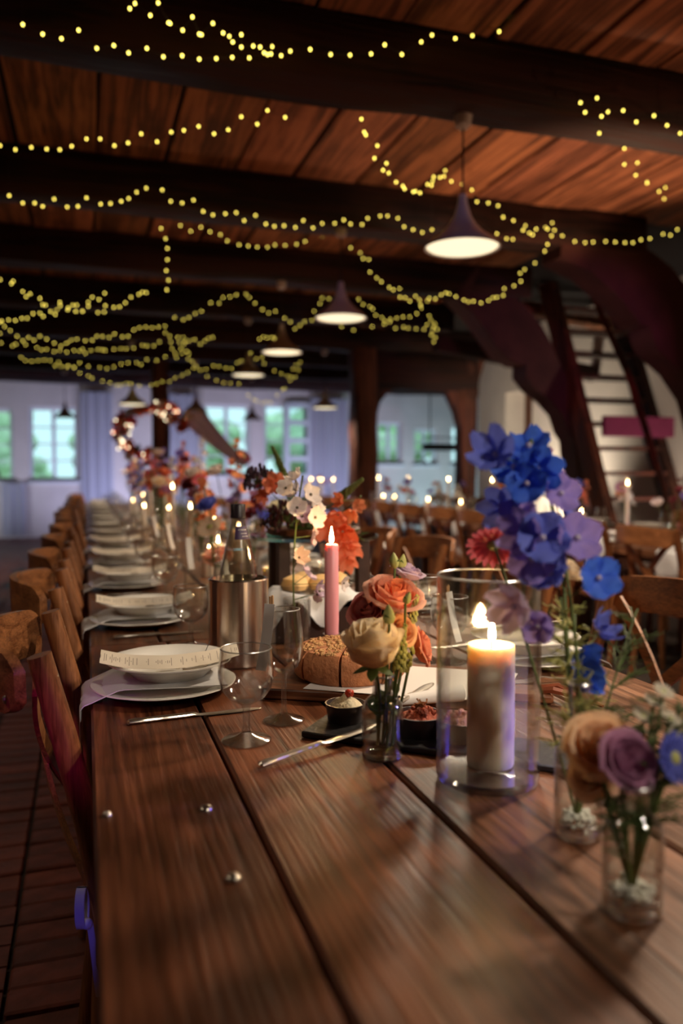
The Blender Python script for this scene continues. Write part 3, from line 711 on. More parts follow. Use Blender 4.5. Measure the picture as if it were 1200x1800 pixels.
# ================================================================== PENDANT LAMPS
SH = MB().lathe([(.018, .235), (.022, .20), (.032, .165), (.040, .14), (.062, .10), (.100, .062), (.145, .028), (.170, .004), (.175, -.006), (.171, -.006), (.142, .024), (.098, .056), (.058, .095), (.035, .135), (.018, .16)], 40).mesh('lamp_shade', 'shade')
DF = MB().lathe([(0, -.010), (.10, -.009), (.155, -.004), (.166, .004), (.160, .010), (0, .012)], 40).mesh('diffuser', 'diffuser')
CUP = MB().lathe([(0, 0), (.040, 0), (.042, -.01), (.036, -.055), (.016, -.072), (0, -.072)], 20).mesh('ceiling_cup', 'shade')
def lamp(x, y, z, ztop, label, lit=True, power=85):
    t = thing('pendant_lamp', label, 'lamp', (x, y, z), 0, 'enamel pendant lamps')
    ob('lamp_shade', SH, t)
    ob('cable', MB().tube([(0, 0, .23), (0, 0, ztop - z - .07)], .0045, 6).mesh('cable', 'cable'), t)
    ob('ceiling_cup', CUP, t, (0, 0, ztop - z))
    if lit:
        ob('diffuser', DF, t)
        l = bpy.data.lights.new('pendant_light', 'SPOT'); l.energy = power; l.color = (1.0, .80, .58); l.spot_size = R_(150); l.spot_blend = .6; l.shadow_soft_size = .10
        o = bpy.data.objects.new('pendant_light', l); col.objects.link(o); o.parent = t; o.location = (0, 0, -.03)
    else:
        ob('diffuser', MB().lathe([(0, -.010), (.10, -.009), (.155, -.004), (.166, .004), (.160, .010), (0, .012)], 24).mesh('diffuser', 'porcelain'), t)
    return t
lamp(1.66, 3.36, 2.20, 2.80, 'large lit pendant lamp nearest the camera, under the big beam', power=110)
lamp(1.64, 5.12, 2.20, 2.80, 'second lit pendant lamp of the row, amid fairy lights', power=100)
lamp(1.62, 6.72, 2.20, 2.80, 'third lit pendant lamp of the row from the camera')
lamp(1.66, 8.4, 2.20, 2.80, 'fourth and smallest-looking lit pendant lamp of the row')
lamp(.56, 10.1, 2.0, 2.78, 'lit pendant lamp hanging by the flower-wreathed post')
lamp(3.02, 10.12, 2.02, 2.78, 'lit pendant lamp hanging just before the thick oak post')
lamp(1.88, 1.50, 2.20, 2.80, 'lit pendant lamp out of view above the bare table end', power=185)
lamp(-1.35, 1.64, 2.20, 2.80, 'added fill pendant lamp out of view above the left aisle', power=20)  # unseen lamp, added as warm fill from the left
lamp(-1.35, 4.97, 2.20, 2.80, 'added fill pendant lamp out of view further along the left aisle', power=22)  # another added lamp, unseen, for warm fill on the left
lamp(1.66, .0, 2.20, 2.80, 'added fill pendant lamp out of view behind the photographer', power=22)  # unseen lamp added as frontal warm fill
lamp(4.1, 3.36, 2.20, 2.80, 'added fill pendant lamp out of view over the neighbouring table', power=80)  # unseen lamp added as warm fill from the right
lamp(2.68, 13.25, 2.05, 2.77, 'unlit pendant lamp hanging before the open white casement', False)
lamp(-.29, 13.25, 2.03, 2.77, 'unlit pendant lamp hanging before the green-lit window', False)
lamp(1.53, 11.62, 2.05, 2.77, 'dark unlit pendant lamp hanging above the blush cloth', False)

# iron candelabrum hanging in the transept
hc = on_y(783, 786, 12.5)
cnd = thing('iron_chandelier', 'black iron bar chandelier hanging in the blue-lit transept', 'chandelier', (hc.x, hc.y, hc.z))
ob('bar', MB().box(-.42, .42, -.05, .05, -.06, .06, .01).mesh('bar', 'chand'), cnd)
ob('rod', MB().tube([(-.3, 0, .05), (-.3, 0, 2.9 - hc.z)], .012).tube([(.3, 0, .05), (.3, 0, 2.9 - hc.z)], .012).mesh('rod', 'chand'), cnd)
ob('ring', MB().tube([(-.42, 0, .16), (.42, 0, .16)], .012).mesh('ring', 'chand'), cnd)

# ================================================================== FAIRY LIGHTS
BULB = MB().ball((0, 0, 0), .0052, 8, 6, (1, 1, 1.2)).mesh('bulb', 'bulb')
def fairy(pts, ya, yb, label, r=1.0):
    n = len(pts); P_ = []
    for i, (px, py) in enumerate(pts):
        Y = ya + (yb - ya) * i / max(1, n - 1) + .03 * math.sin(i * 1.7); P_.append(on_y(px, py, Y))
    c = sum(P_, Vector()) / n
    t = thing('fairy_light_string', label, 'string lights', c, 0, 'strings of fairy lights')
    loc = [p - c for p in P_]; wire = []
    for a, b in zip(loc, loc[1:]):
        wire += [a, a.lerp(b, .5) - Vector((0, 0, .006))]
    wire.append(loc[-1])
    for q in (wire[0], wire[-1]):                    # lead up to the beam or the boards it is pinned to
        hook = Vector((q.x, q.y, 3.04 - c.z)); wire = [hook] + wire if q == wire[0] else wire + [hook]
    ob('wire', MB().tube(wire, .0013, 4).mesh('wire', 'wire'), t)
    for p in loc: ob('bulb', BULB, t, p - Vector((0, 0, .006)))
F = fairy
F([(40,40),(75,57),(108,65),(138,50),(170,82),(200,77),(226,90),(258,82),(287,97),(320,95),(350,101),(380,100),(408,98),(438,99),(470,93),(494,95),(510,87),(545,84),(581,93),(615,94),(652,92),(676,76),(706,93),(740,71),(759,59),(800,65),(830,60),(843,40),(877,53),(897,34),(935,31),(963,5)], 3.10, 3.12, 'fairy lights running along the face of the nearest big beam')
F([(228,12),(237,3),(264,24),(278,2),(296,37),(299,38),(321,50),(338,27),(350,57),(354,58),(374,38),(392,55),(403,61),(409,71),(424,58),(424,80),(445,78),(457,80),(464,90),(478,79),(476,92)], 2.98, 3.06, 'tangled fairy lights at the top of the picture before the nearest beam')
F([(0,254),(27,261),(55,257),(82,260),(105,261),(126,255),(152,242),(176,242),(201,254),(225,249),(248,233),(276,247),(301,230),(323,227),(349,220),(376,233),(401,226),(424,203),(452,216),(470,192),(501,204)], 4.75, 3.75, 'fairy lights crossing the dim boards behind the nearest beam')
F([(16,342),(40,355),(61,355),(75,361),(95,348),(118,362),(137,361),(152,346),(177,357),(194,356),(213,352),(226,347),(240,336),(257,329),(285,332),(300,352),(320,355),(340,350),(357,370),(374,376),(396,374),(415,372),(429,386),(449,377),(467,392),(482,396),(499,395),(519,398),(533,386),(550,399),(566,391),(588,391),(604,385),(616,392),(636,393),(646,382),(668,378),(681,378),(699,382),(710,397),(726,402),(742,407),(759,402)], 4.94, 4.94, 'fairy lights running along the second beam up to the large lamp')
F([(283,400),(291,418),(294,435),(294,455),(292,474),(296,491),(293,508)], 5.6, 5.75, 'short strand of fairy lights hanging straight down behind the second beam')
F([(317,395),(335,405),(353,398),(369,406),(387,411),(399,422),(420,429),(436,431),(452,433),(470,433),(483,429),(501,430),(521,428),(536,423),(566,415)], 6.2, 6.3, 'sagging fairy lights before the boards behind the second beam')
F([(635,207),(640,230),(643,235),(663,254),(658,276),(679,285),(673,297),(683,302),(696,318),(708,325),(711,330),(726,335),(730,334),(738,337),(751,322),(758,324),(760,317),(762,309),(773,310),(780,308),(782,298),(793,317),(812,322),(829,332),(838,353),(858,355),(875,360),(884,380),(902,386),(919,403),(923,395),(936,411),(942,401),(962,401),(970,390),(974,403),(969,413),(962,428),(957,440)], 3.62, 4.92, 'fairy lights looping down from the big beam past the large lamp')
F([(1020,178),(1028,195),(1049,170),(1057,202),(1068,194),(1095,192),(1118,212),(1149,201),(1172,218),(1195,232)], 3.10, 3.12, 'fairy lights on the right end of the nearest big beam')
F([(1053,232),(1065,247),(1089,247),(1097,259),(1097,287),(1120,284),(1117,306),(1137,320),(1137,318),(1158,335),(1169,328),(1167,348),(1185,350),(1186,360),(1200,364)], 3.3, 4.9, 'fairy lights slanting down the orange boards at the right')
F([(873,409),(890,418),(901,419),(930,408),(958,398),(988,413),(1010,423),(1028,425),(1042,424),(1064,423),(1081,424),(1098,425),(1112,425),(1126,420),(1142,418),(1165,410),(1178,412),(1190,402)], 4.96, 4.90, 'fairy lights along the second beam right of the large lamp')
F([(616,434),(633,443),(638,453),(648,455),(650,477),(662,487),(670,494),(684,504),(691,508),(702,506),(703,521),(712,522),(720,528),(730,519),(737,526),(739,535),(754,523),(765,524),(775,517),(783,513),(789,515),(801,520),(815,526),(823,529),(832,528),(845,531),(858,527),(866,522),(873,521),(884,518),(886,506),(903,501),(915,493),(914,479),(922,472),(940,461),(953,443)], 6.2, 5.4, 'deep swag of fairy lights below the large lamp')
F([(630,525),(638,534),(650,538),(655,542),(660,553),(671,557),(676,563),(686,560),(697,558),(708,556),(720,556),(732,550),(740,540),(751,528)], 7.4, 7.2, 'fairy lights starting at the second lamp and rising to the right')
F([(600,573),(621,579),(654,573),(675,569),(685,565),(695,576),(709,574),(717,576),(731,577),(745,578),(750,570),(757,562),(754,554),(764,568),(760,580),(765,592),(762,600),(758,588),(768,578),(762,573)], 7.6, 7.2, 'fairy lights ending in a knotted bunch right of the second lamp')
F([(0,490),(20,497),(23,493),(40,511),(46,520),(53,515),(70,523),(75,534),(80,535),(89,546),(97,551),(105,530),(120,540),(128,535),(133,546),(145,546),(155,537),(162,521),(174,525),(184,514),(185,536),(200,539),(210,538),(220,531),(230,521),(244,516),(250,512),(257,513)], 6.5, 6.5, 'upper swag of fairy lights at the far left before the third beam')
F([(0,565),(3,563),(15,561),(27,562),(38,558),(48,558),(58,550),(70,549),(76,555),(100,543),(106,536),(119,543),(135,535),(145,545),(155,530),(172,548),(183,547)], 7.0, 6.8, 'fairy lights rising from the left edge into the upper swag')
F([(8,573),(18,580),(30,590),(40,598),(50,592),(60,597),(70,590),(82,595),(95,602),(107,607),(117,602),(125,597),(135,595),(150,598),(162,597),(170,590),(180,590),(192,592),(201,586),(215,591),(225,590),(235,579),(245,575),(256,574),(267,575),(278,574),(290,572),(307,557),(322,561),(332,557),(343,550),(354,546),(370,531),(385,532),(392,522),(404,521),(415,517),(432,516),(438,522),(448,532),(461,543),(472,549),(484,546),(500,558),(510,565),(518,577),(527,571),(535,564),(548,562),(552,546),(562,533),(566,523),(578,524)], 8.1, 8.1, 'long double swag of fairy lights peaking in the middle of the hall')
F([(0,585),(2,602),(22,607),(28,604),(45,605),(65,610),(73,614),(82,613),(95,617),(105,615),(117,618),(130,615),(140,616),(145,613),(150,620),(160,615),(172,613),(180,614),(185,615),(200,613),(212,612),(222,612),(235,611),(250,606),(258,607),(270,607),(280,600),(290,584),(298,590),(312,592),(325,600),(332,598),(342,596),(352,604),(360,598),(366,594),(374,592)], 9.0, 9.0, 'crowded middle swag of fairy lights on the left')
F([(37,627),(45,633),(56,634),(67,633),(78,632),(88,633),(97,642),(108,643),(118,644),(130,645),(140,637),(155,643),(175,645),(188,647),(200,644),(213,639),(225,637),(240,637),(248,640),(258,631),(275,633),(290,626),(308,620),(320,620),(332,621),(338,635),(345,643),(362,648),(375,642),(385,643),(397,646),(407,647),(417,637),(424,633),(440,620),(450,630),(460,628),(464,638)], 9.6, 9.6, 'lower swag of fairy lights left of the fourth lamp')
F([(103,636),(120,642),(131,645),(140,655),(155,660),(162,664),(180,669),(193,672),(205,676),(212,676),(222,673),(230,674),(245,677),(265,676),(275,674),(285,670),(298,670),(308,663),(320,659),(330,654),(340,646),(352,650),(364,661),(380,668),(393,672),(405,673),(420,674)], 10.0, 10.0, 'lowest swag of fairy lights in front of the white end wall')
F([(436,694),(445,701),(450,704),(460,708),(467,706),(475,707),(487,694),(497,684),(500,682),(510,668),(512,662),(519,662),(524,650),(527,636),(520,641),(515,648),(505,660),(494,656),(482,651)], 10.6, 10.2, 'hooked end of fairy lights below the third and fourth lamps')
F([(456,595),(463,591),(470,593),(478,592),(482,594),(487,590)], 8.3, 8.3, 'very short row of fairy lights beside the third lamp')
F([(300,600),(302,612),(310,628),(318,612),(323,604),(328,617),(331,630),(315,601),(322,592)], 9.2, 9.3, 'knotted fairy lights above the wreathed oak post')
# ================================================================== TABLEWARE
PLATE = MB().lathe([(0, .006), (.078, .006), (.088, .008), (.108, .016), (.132, .0205), (.136, .0205), (.137, .0185), (.128, .015), (.100, .006), (.090, .001), (.082, 0), (0, 0)], 56, wob=lambda a: 1 + .006 * math.cos(10 * a)).mesh('dinner_plate', 'porcelain')
SOUP = MB().lathe([(0, .006), (.060, .006), (.074, .012), (.084, .022), (.092, .027), (.116, .034), (.119, .0335), (.119, .031), (.094, .023), (.080, .012), (.070, .001), (.062, 0), (0, 0)], 56, wob=lambda a: 1 + .008 * math.cos(10 * a)).mesh('soup_plate', 'porcelain')
# napkin: lies between the plates, runs over the table edge and hangs down
def nap_fn(seed):
    r = random.Random(seed); k1, k2 = r.uniform(0, 6), r.uniform(0, 6); hang = .26 + r.uniform(-.04, .04)
    def f(u, v):
        w_ = .092 * (1 - .12 * u); y = (-1 + 2 * v) * w_
        L_ = .105 + .139 + hang; s = u * L_; x, z = .105 - s, .0262
        e = .105 + .139                      # the table edge lies .139 before the plate centre
        if s > .19: z = .0262 - min(.0222, (s - .19) * .42)
        if s > e:
            q = s - e; a = min(q / .012, math.pi / 2); x = -.139 - .012 * math.sin(a); z = .004 - .012 * (1 - math.cos(a)) - max(0, q - .012 * math.pi / 2)
        fold = .0025 * math.sin(y * 90 + k1 + u * 3) * min(1, s / .2) + (.006 * math.sin(y * 60 + k2) * u if s > e else 0)
        return (x - (abs(fold) if s > e else 0), y + .01 * math.sin(u * 4 + k1), z + (abs(fold) if s <= e else 0))
    return f
NAPS = [MB().slab(nap_fn(i), 46, 12, (0, 0, .0022)).mesh('napkin', 'napkin') for i in range(3)]
# over-edge thickness: a second hem layer as a part
def menu_fn(seed):
    r = random.Random(seed); tw = r.uniform(-.15, .15)
    def f(u, v):
        s = (u - .5) * .255; y0 = -.104 + v * .056; y = y0 + math.sqrt(s * s + .0006) * .40 - .4 * .0245 + tw * s * .2
        return (s, y, .0362 + .22 * (y0 + .104) + .35 * max(0, abs(s) - .07) ** 1.3)
    return f
MENUS = [MB().slab(menu_fn(i), 30, 4, (0, 0, -.0006), uv=True).mesh('menu_card', 'menu') for i in range(2)]
def disco_meshes():
    core = MB().ball((0, 0, 0), .0128, 16, 12).mesh('core', 'disco_core')
    mb = MB(); nv = 7
    for j in range(nv):
        th = math.pi * (j + .5) / nv; n = max(3, int(round(13 * math.sin(th))))
        for i in range(n):
            a = 2 * math.pi * (i + .5 * (j % 2)) / n; d = Vector((math.sin(th) * math.cos(a), math.sin(th) * math.sin(a), math.cos(th)))
            e1 = Vector((-math.sin(a), math.cos(a), 0)); e2 = d.cross(e1); h = .0022; c = d * .0137; k = h * .9
            vs = [c + e1 * sx * k + e2 * sy * k for sx, sy in ((-1, -1), (1, -1), (1, 1), (-1, 1))] + [c - d * .0015 + e1 * sx * k + e2 * sy * k for sx, sy in ((-1, -1), (1, -1), (1, 1), (-1, 1))]
            mb.add(vs, [(0, 1, 2, 3), (0, 4, 5, 1), (1, 5, 6, 2), (2, 6, 7, 3), (3, 7, 4, 0)])
    tiles = mb.mesh('mirror_tiles', 'disco', False)
    cord = MB().tube([(.012, .0, -.004), (.03, .004, -.005), (.055, .02, .0), (.075, .035, .012), (.088, .045, .027)], .0008, 6).mesh('cord', 'chand')
    tagm = MB().slab(lambda u, v: (-.012 + .045 * u + .01 * v, -.055 + .034 * v - .012 * u, -.0045 + .012 * abs(u - .4)), 6, 2, (0, 0, -.0005)).mesh('name_tag', 'paper')
    return core, tiles, cord, tagm
DISCO = disco_meshes()
def knife_mesh():
    # local x along the knife, handle at x<0
    mb = MB(); st = [(-.115, .003, .0028), (-.112, .0072, .0042), (-.10, .0082, .0046), (-.085, .006, .0042), (-.05, .0066, .0042), (-.012, .0058, .004), (-.004, .0045, .004), (0, .0058, .0036), (.006, .0048, .0022), (.03, .0085, .0014), (.07, .0098, .0012), (.095, .0088, .0010), (.112, .0045, .0009), (.118, .0008, .0008)]
    vs = []; fs = []; n = 10
    for x, w_, h in st:
        for k in range(n):
            a = 2 * math.pi * k / n; vs.append((x, w_ * math.cos(a), h + h * math.sin(a)))
    for i in range(len(st) - 1):
        for k in range(n): k2 = (k + 1) % n; fs.append((i * n + k, i * n + k2, (i + 1) * n + k2, (i + 1) * n + k))
    fs += [tuple(range(n)), tuple((len(st) - 1) * n + k for k in range(n))[::-1]]
    return mb.add(vs, fs).mesh('table_knife', 'silver')
KNIFE = knife_mesh()
def fork_mesh():
    mb = MB(); st = [(-.105, .003, .0), (-.10, .0072, 0), (-.085, .0075, 0), (-.05, .005, .001), (-.01, .0032, .005), (.02, .0032, .009), (.035, .008, .007), (.048, .0115, .003), (.060, .012, .0015)]
    mb.slab(lambda u, v: (lambda i, f: (st[i][0] * (1 - f) + st[i + 1][0] * f, (v * 2 - 1) * (st[i][1] * (1 - f) + st[i + 1][1] * f), .003 + st[i][2] * (1 - f) + st[i + 1][2] * f))(min(int(u * 8), 7), u * 8 - min(int(u * 8), 7)), 24, 2, (0, 0, -.002))
    for k in range(4):
        y = -.009 + k * .006; mb.tube([(.058, y, .004), (.08, y, .004), (.102, y * .95, .009)], [.0017, .0015, .0008], 6)
    return mb.mesh('table_fork', 'silver')
FORK = fork_mesh()
# glasses
def glass_meshes(outer, inner, stem, rim):
    """outer / inner bowl profile, stem+foot profile, rim (r, z)"""
    bowl = MB().lathe(outer + inner[::-1], 40).mesh('bowl', 'glass')
    foot = MB().lathe(stem, 36).mesh('stem_and_foot', 'foot_glass')
    n = 40; pts = [(rim[0] * math.cos(2 * math.pi * i / n), rim[0] * math.sin(2 * math.pi * i / n), rim[1]) for i in range(n + 1)]
    rm = MB().tube(pts, .0011, 6, False).mesh('rim', 'glass_edge')
    return bowl, foot, rm
GA = glass_meshes([(.0058, .058), (.016, .061), (.030, .070), (.039, .083), (.0432, .100), (.0435, .112), (.0415, .130), (.040, .146)], [(.0, .0605), (.015, .063), (.029, .072), (.0378, .084), (.0420, .100), (.0423, .112), (.0403, .130), (.0392, .146)],
                  [(0, 0), (.038, .0), (.039, .0012), (.037, .0025), (.020, .0055), (.008, .012), (.0056, .022), (.0055, .048), (.0075, .056), (.014, .0615), (.006, .062), (0, .062)], (.0396, .1462))
GB = glass_meshes([(.005, .082), (.014, .085), (.025, .094), (.0315, .110), (.0335, .128), (.0322, .150), (.0290, .175), (.0272, .190)], [(0, .085), (.013, .087), (.024, .0955), (.0303, .111), (.0323, .128), (.0310, .150), (.0280, .175), (.0264, .190)],
                  [(0, 0), (.034, 0), (.035, .0012), (.033, .0025), (.018, .005), (.007, .012), (.0045, .025), (.0042, .070), (.006, .080), (.012, .0855), (.005, .0865), (0, .0865)], (.0268, .1902))
def glass(kind, p, label, group, parts=True):
    t = thing('water_goblet' if kind is GA else 'wine_glass', label, 'glass', p, 0, group)
    ob('bowl', kind[0], t); ob('stem_and_foot', kind[1], t)
    if parts: ob('rim', kind[2], t)
    return t
# paper tag pegged to a glass rim
TAGP = MB().slab(lambda u, v: ((v - .5) * .020, -.004 - .030 * u + .004 * math.sin(u * 3), .012 - .105 * u), 8, 2, (0, .0004, 0)).mesh('paper_strip', 'paper')
PEG = MB().box(-.0035, .0005, -.0015, .0015, -.008, .020, .0006).box(.0012, .0048, -.0015, .0015, -.008, .022, .0006).mesh('clothes_peg', mat('pale peg wood', (206, 160, 110), .6))
def name_strip(p, rz, label):
    t = thing('name_strip', label, 'name tag', p, rz, 'paper name strips pegged to the glasses')
    ob('paper_strip', TAGP, t); ob('clothes_peg', PEG, t, (0, 0, .004)); return t

def setting(k, x, y, side, where, full):
    """side +1: guest sits at low x, looks to +x"""
    r = random.Random(100 + k * 7 + int(x * 10)); rz = 0 if side > 0 else math.pi
    o = ORD[k]
    mt = lambda dx, dy: (x + side * dx, y + side * dy)
    rot = rz + r.uniform(-.06, .06)
    tag(ob('dinner_plate', PLATE, None, (x, y, TZ), (0, 0, rot)), '%s wide dinner plate %s, under the napkin' % (o, where), 'plate', 'dinner plates')
    tag(ob('linen_napkin', NAPS[k % 3], None, (x, y, TZ), (0, 0, rz)), '%s pale napkin %s, hanging down' % (o, where), 'napkin', 'linen napkins')
    sx, sy = mt(.012, .006)
    tag(ob('soup_plate', SOUP, None, (sx, sy, TZ + .0285), (0, 0, rot)), '%s white rimmed soup plate %s, on top' % (o, where), 'plate', 'soup plates')
    if full:
        tag(ob('menu_card', MENUS[k % 2], None, (sx, sy, TZ + .0285), (0, 0, (-.05 if side > 0 else math.pi) + r.uniform(-.04, .04))), '%s menu strip %s, across its plate' % (o, where), 'menu', 'menu strips')
        bx, by = sx + .014 * 1, sy - .006
        d = thing('disco_ball_keyring', '%s tiny mirrored disco ball %s, in its plate' % (o, where), 'keyring', (bx, by, TZ + .0285 + .0245), r.uniform(-.3, .3), 'disco ball keyrings')
        ob('core', DISCO[0], d); ob('mirror_tiles', DISCO[1], d); ob('cord', DISCO[2], d, (0, 0, -.004)); ob('name_tag', DISCO[3], d, (0, 0, -.004))
    kx, ky = mt(-.045 + .08, -.182 if side > 0 else .19)
    tag(ob('table_knife', KNIFE, None, (kx, y - .185 if side > 0 else y + .185, TZ), (0, 0, .10 if side > 0 else math.pi + .05)), '%s silver knife %s' % (o, where), 'knife', 'table knives')
    if side < 0 and full:
        tag(ob('table_fork', FORK, None, (x - .05, y - .175, TZ), (0, 0, math.pi - .1)), '%s silver fork %s, beside the plates' % (o, where), 'fork', 'table forks')
n_left = 0
for k, y in enumerate(SEATY):
    if y > 11.1: break
    setting(k, .139, y + .02, 1, 'on the left table side', k < 5)
    if k:
        glass(GA, (.24 + rc.uniform(-.01, .01), y - .33 + rc.uniform(-.01, .01), TZ), '%s round water goblet from the camera on the left table side' % ORD[k], 'water goblets', k < 5)
        glass(GB, (.325 + rc.uniform(-.01, .01), y - .245, TZ), '%s tall wine glass from the camera on the left table side' % ORD[k], 'wine glasses', k < 5)
        if k < 8: name_strip((.325, y - .272, TZ + .190), .5 + rc.uniform(-.3, .3), '%s paper name strip from the camera, pegged to a wine glass on the left' % ORD[k])
p = on_z(433, 1301); glass(GA, p, 'round empty water goblet standing in front of the nearest place setting', 'water goblets')
p = on_z(499, 1266); glass(GB, p, 'tall empty wine glass beside the nearest goblet, before the steel cooler', 'wine glasses')
name_strip((p.x - .024, p.y - .010, TZ + .190), -.75, 'paper name strip with tiny peg on the nearest wine glass')
for k, y in enumerate(SEATY):
    if y > 11.1: break
    setting(k, TW - .135, y + .02, -1, 'on the right table side', k < 4)
    if k:
        glass(GA, (TW - .34, y + .11, TZ), '%s round water goblet from the camera on the right table side' % ORD[k], 'water goblets', k < 5)
        glass(GB, (TW - .30, y + .05, TZ), '%s tall wine glass from the camera on the right table side' % ORD[k], 'wine glasses', k < 5)
pa = on_z(752, 1161); glass(GB, pa, 'tall wine glass standing behind the glass hurricane, on the left', 'wine glasses')
pb = on_z(790, 1163); glass(GA, pb, 'round goblet standing behind the hurricane next to a wine glass', 'water goblets')
name_strip((pb.x - .02, pb.y - .03, TZ + .150), .4, 'paper name strip with peg on the goblet behind the hurricane')
for k, y in enumerate(SEAT2):
    setting(k, T2X + .139, y, 1, 'on the aisle side of the neighbouring table', False)
    glass(GB, (T2X + .32, y - .2, TZ), '%s wine glass from the camera along the neighbouring table' % ORD[k], 'wine glasses', False)
    if k < 8: setting(k, T2X + 1.0 - .135, y, -1, 'on the wall side of the neighbouring table', False)

# ================================================================== CENTRE OF THE TABLE
# steel bottle cooler and water bottle
p = on_z(420, 1164)
c = thing('bottle_cooler', 'brushed steel cylindrical bottle cooler by the nearest glasses', 'cooler', p)
CR, CHh = .0655, .188
ob('body', MB().lathe([(0, 0), (CR - .003, 0), (CR, .003), (CR, CHh - .002), (CR - .002, CHh), (CR - .006, CHh), (CR - .008, CHh - .004), (CR - .008, .012), (0, .012)], 64).mesh('body', 'steel'), c)
b = thing('water_bottle', 'clear glass water bottle with dark cap standing in the cooler', 'bottle', (p.x, p.y, p.z + .0125))
bo = [(.0, .002), (.040, .0), (.0425, .004), (.0425, .150), (.041, .185), (.036, .212), (.0285, .245), (.0215, .275), (.0165, .295), (.0145, .306), (.0145, .318)]
bi = [(r - .0022 if r > .01 else 0, z + (.004 if i < 2 else 0)) for i, (r, z) in enumerate(bo)]
ob('glass_body', MB().lathe(bo + bi[::-1], 40).mesh('glass_body', 'bottle'), b)
ob('cap', MB().lathe([(0, .338), (.0145, .338), (.0158, .336), (.0158, .316), (.0165, .313), (.0165, .308), (.0150, .307)], 28, wob=lambda a: 1 + .012 * math.cos(28 * a)).mesh('cap', 'black'), b)
ob('collar', MB().lathe([(.0145, .300), (.0172, .301), (.0172, .306), (.0145, .307)], 28).mesh('collar', 'vase_glass'), b)
ob('water', MB().lathe([(0, .008), (.0395, .008), (.0395, .150), (.038, .185), (.033, .212), (.027, .238), (0, .238)], 32).mesh('water', 'water'), b)
a0, a1 = R_(-118), R_(-35)
lb = ob('neck_label', MB().slab(lambda u, v: (lambda r, a: (r * math.cos(a), r * math.sin(a), .262 + .028 * v))(.0262 - .0090 * v + .0006, a0 + (a1 - a0) * u), 14, 3, (0, 0, .0002)).mesh('neck_label', 'violet_label'), b)
for j, (z, u0, u1, th) in enumerate(((.281, .22, .86, .0032), (.2735, .38, .80, .002), (.2675, .45, .84, .0022))):
    r0 = .0262 - .0090 * ((z - .262) / .028) + .0011
    ob('label_lettering', MB().slab(lambda u, v: (lambda a: (r0 * math.cos(a), r0 * math.sin(a), z + th * v * (1 if int(u * 12) % 3 else .55)))(a0 + (a1 - a0) * (u0 + (u1 - u0) * u)), 12, 1, (0, 0, .0001)).mesh('label_lettering', 'white_print'), lb)

# candles
def flame_mesh(h):
    return MB().lathe([(0, 0), (.10 * h, .06 * h), (.135 * h, .2 * h), (.125 * h, .36 * h), (.085 * h, .58 * h), (.04 * h, .8 * h), (0, h)], 14).mesh('flame', 'flame')
FL = {h: flame_mesh(h) for h in (.034, .038, .03)}; FL[.038].materials[0] = M['flame_near']
def pillar(p, r, h, label, lit=True, n=36, fh=.034):
    t = thing('pillar_candle', label, 'candle', p, 0, 'ivory pillar candles')
    ob('wax', MB().lathe([(0, 0), (r * .97, 0), (r, .003), (r, h - .004), (r * .96, h), (r * .8, h - .002), (r * .45, h - .006), (0, h - .007)], n).mesh('wax', 'wax'), t)
    ob('wick', MB().tube([(0, 0, h - .007), (.0006, 0, h + .003), (.002, 0, h + .010)], .0011, 6).mesh('wick', 'wick'), t)
    if lit: ob('flame', FL[fh], t, (.001, 0, h + .004))
    return t
def taper(p, r, z0, h, label, wax='wax', n=20, holder=True, fh=.034):
    t = thing('taper_candle', label, 'candle', (p[0], p[1], p[2] + z0), 0, 'taper candles')
    ob('wax', MB().lathe([(0, 0), (r * .92, 0), (r, h * .2), (r * .93, h - .003), (r * .8, h), (0, h - .002)], n).mesh('wax', wax), t)
    ob('wick', MB().tube([(0, 0, h - .003), (.001, 0, h + .008)], .001, 6).mesh('wick', 'wick'), t)
    ob('flame', FL[fh], t, (0, 0, h + .003)); return t
STICK = MB().lathe([(0, 0), (.030, 0), (.031, .004), (.024, .008), (.012, .012), (.009, .018), (.014, .024), (.010, .030), (.0165, .038), (.0205, .048), (.0205, .056), (.0175, .056), (.0165, .046), (0, .044)], 24, wob=lambda a: 1 + .03 * math.cos(8 * a)).mesh('candlestick', 'solid')
def stick(p, label): return tag(ob('glass_candlestick', STICK, None, p), label, 'candlestick', 'glass candlesticks')
# pillar in its hurricane
p = on_z(856, 1369)
hu = thing('glass_hurricane', 'tall clear glass hurricane around the nearest pillar candle', 'candle holder', p)
HR, HH = .0700, .281
ob('cylinder', MB().lathe([(HR, .010), (HR, HH), (HR - .0028, HH), (HR - .0028, .014)], 64).mesh('cylinder', 'vase_glass'), hu)
ob('base', MB().lathe([(0, 0), (HR - .008, 0), (HR - .001, .004), (HR, .010), (HR - .003, .014), (HR - .012, .0135), (0, .012)], 64).mesh('base', 'foot_glass'), hu)
n = 64; ob('rim', MB().tube([((HR - .0014) * math.cos(2 * math.pi * i / n), (HR - .0014) * math.sin(2 * math.pi * i / n), HH) for i in range(n + 1)], .0017, 6, False).mesh('rim', 'glass_edge'), hu)
pc = on_z(861, 1360)
pillar((pc.x, pc.y, TZ + .0145), .0325, .168, 'thick ivory pillar candle burning inside the glass hurricane', True, 48, .038)
# pink taper
p = Vector((.524, 1.705, TZ)); stick(p, 'small clear glass candlestick holding the lilac pink taper')
taper(p, .0165, .0465, .212, 'lilac pink taper candle burning behind the bread', 'wax_pink', 28, True, .038)
# pillar behind the cooler in glass
p = Vector((.607, 2.69, TZ)); pillar(p, .030, .092, 'ivory pillar candle in a glass behind the steel cooler', True, 24)
gp = thing('candle_glass', 'clear glass cylinder around the pillar candle behind the cooler', 'candle holder', p)
ob('cylinder', MB().lathe([(.05, 0), (.05, .16), (.048, .16), (.048, .004), (0, .004)], 32).mesh('cylinder', 'vase_glass'), gp)
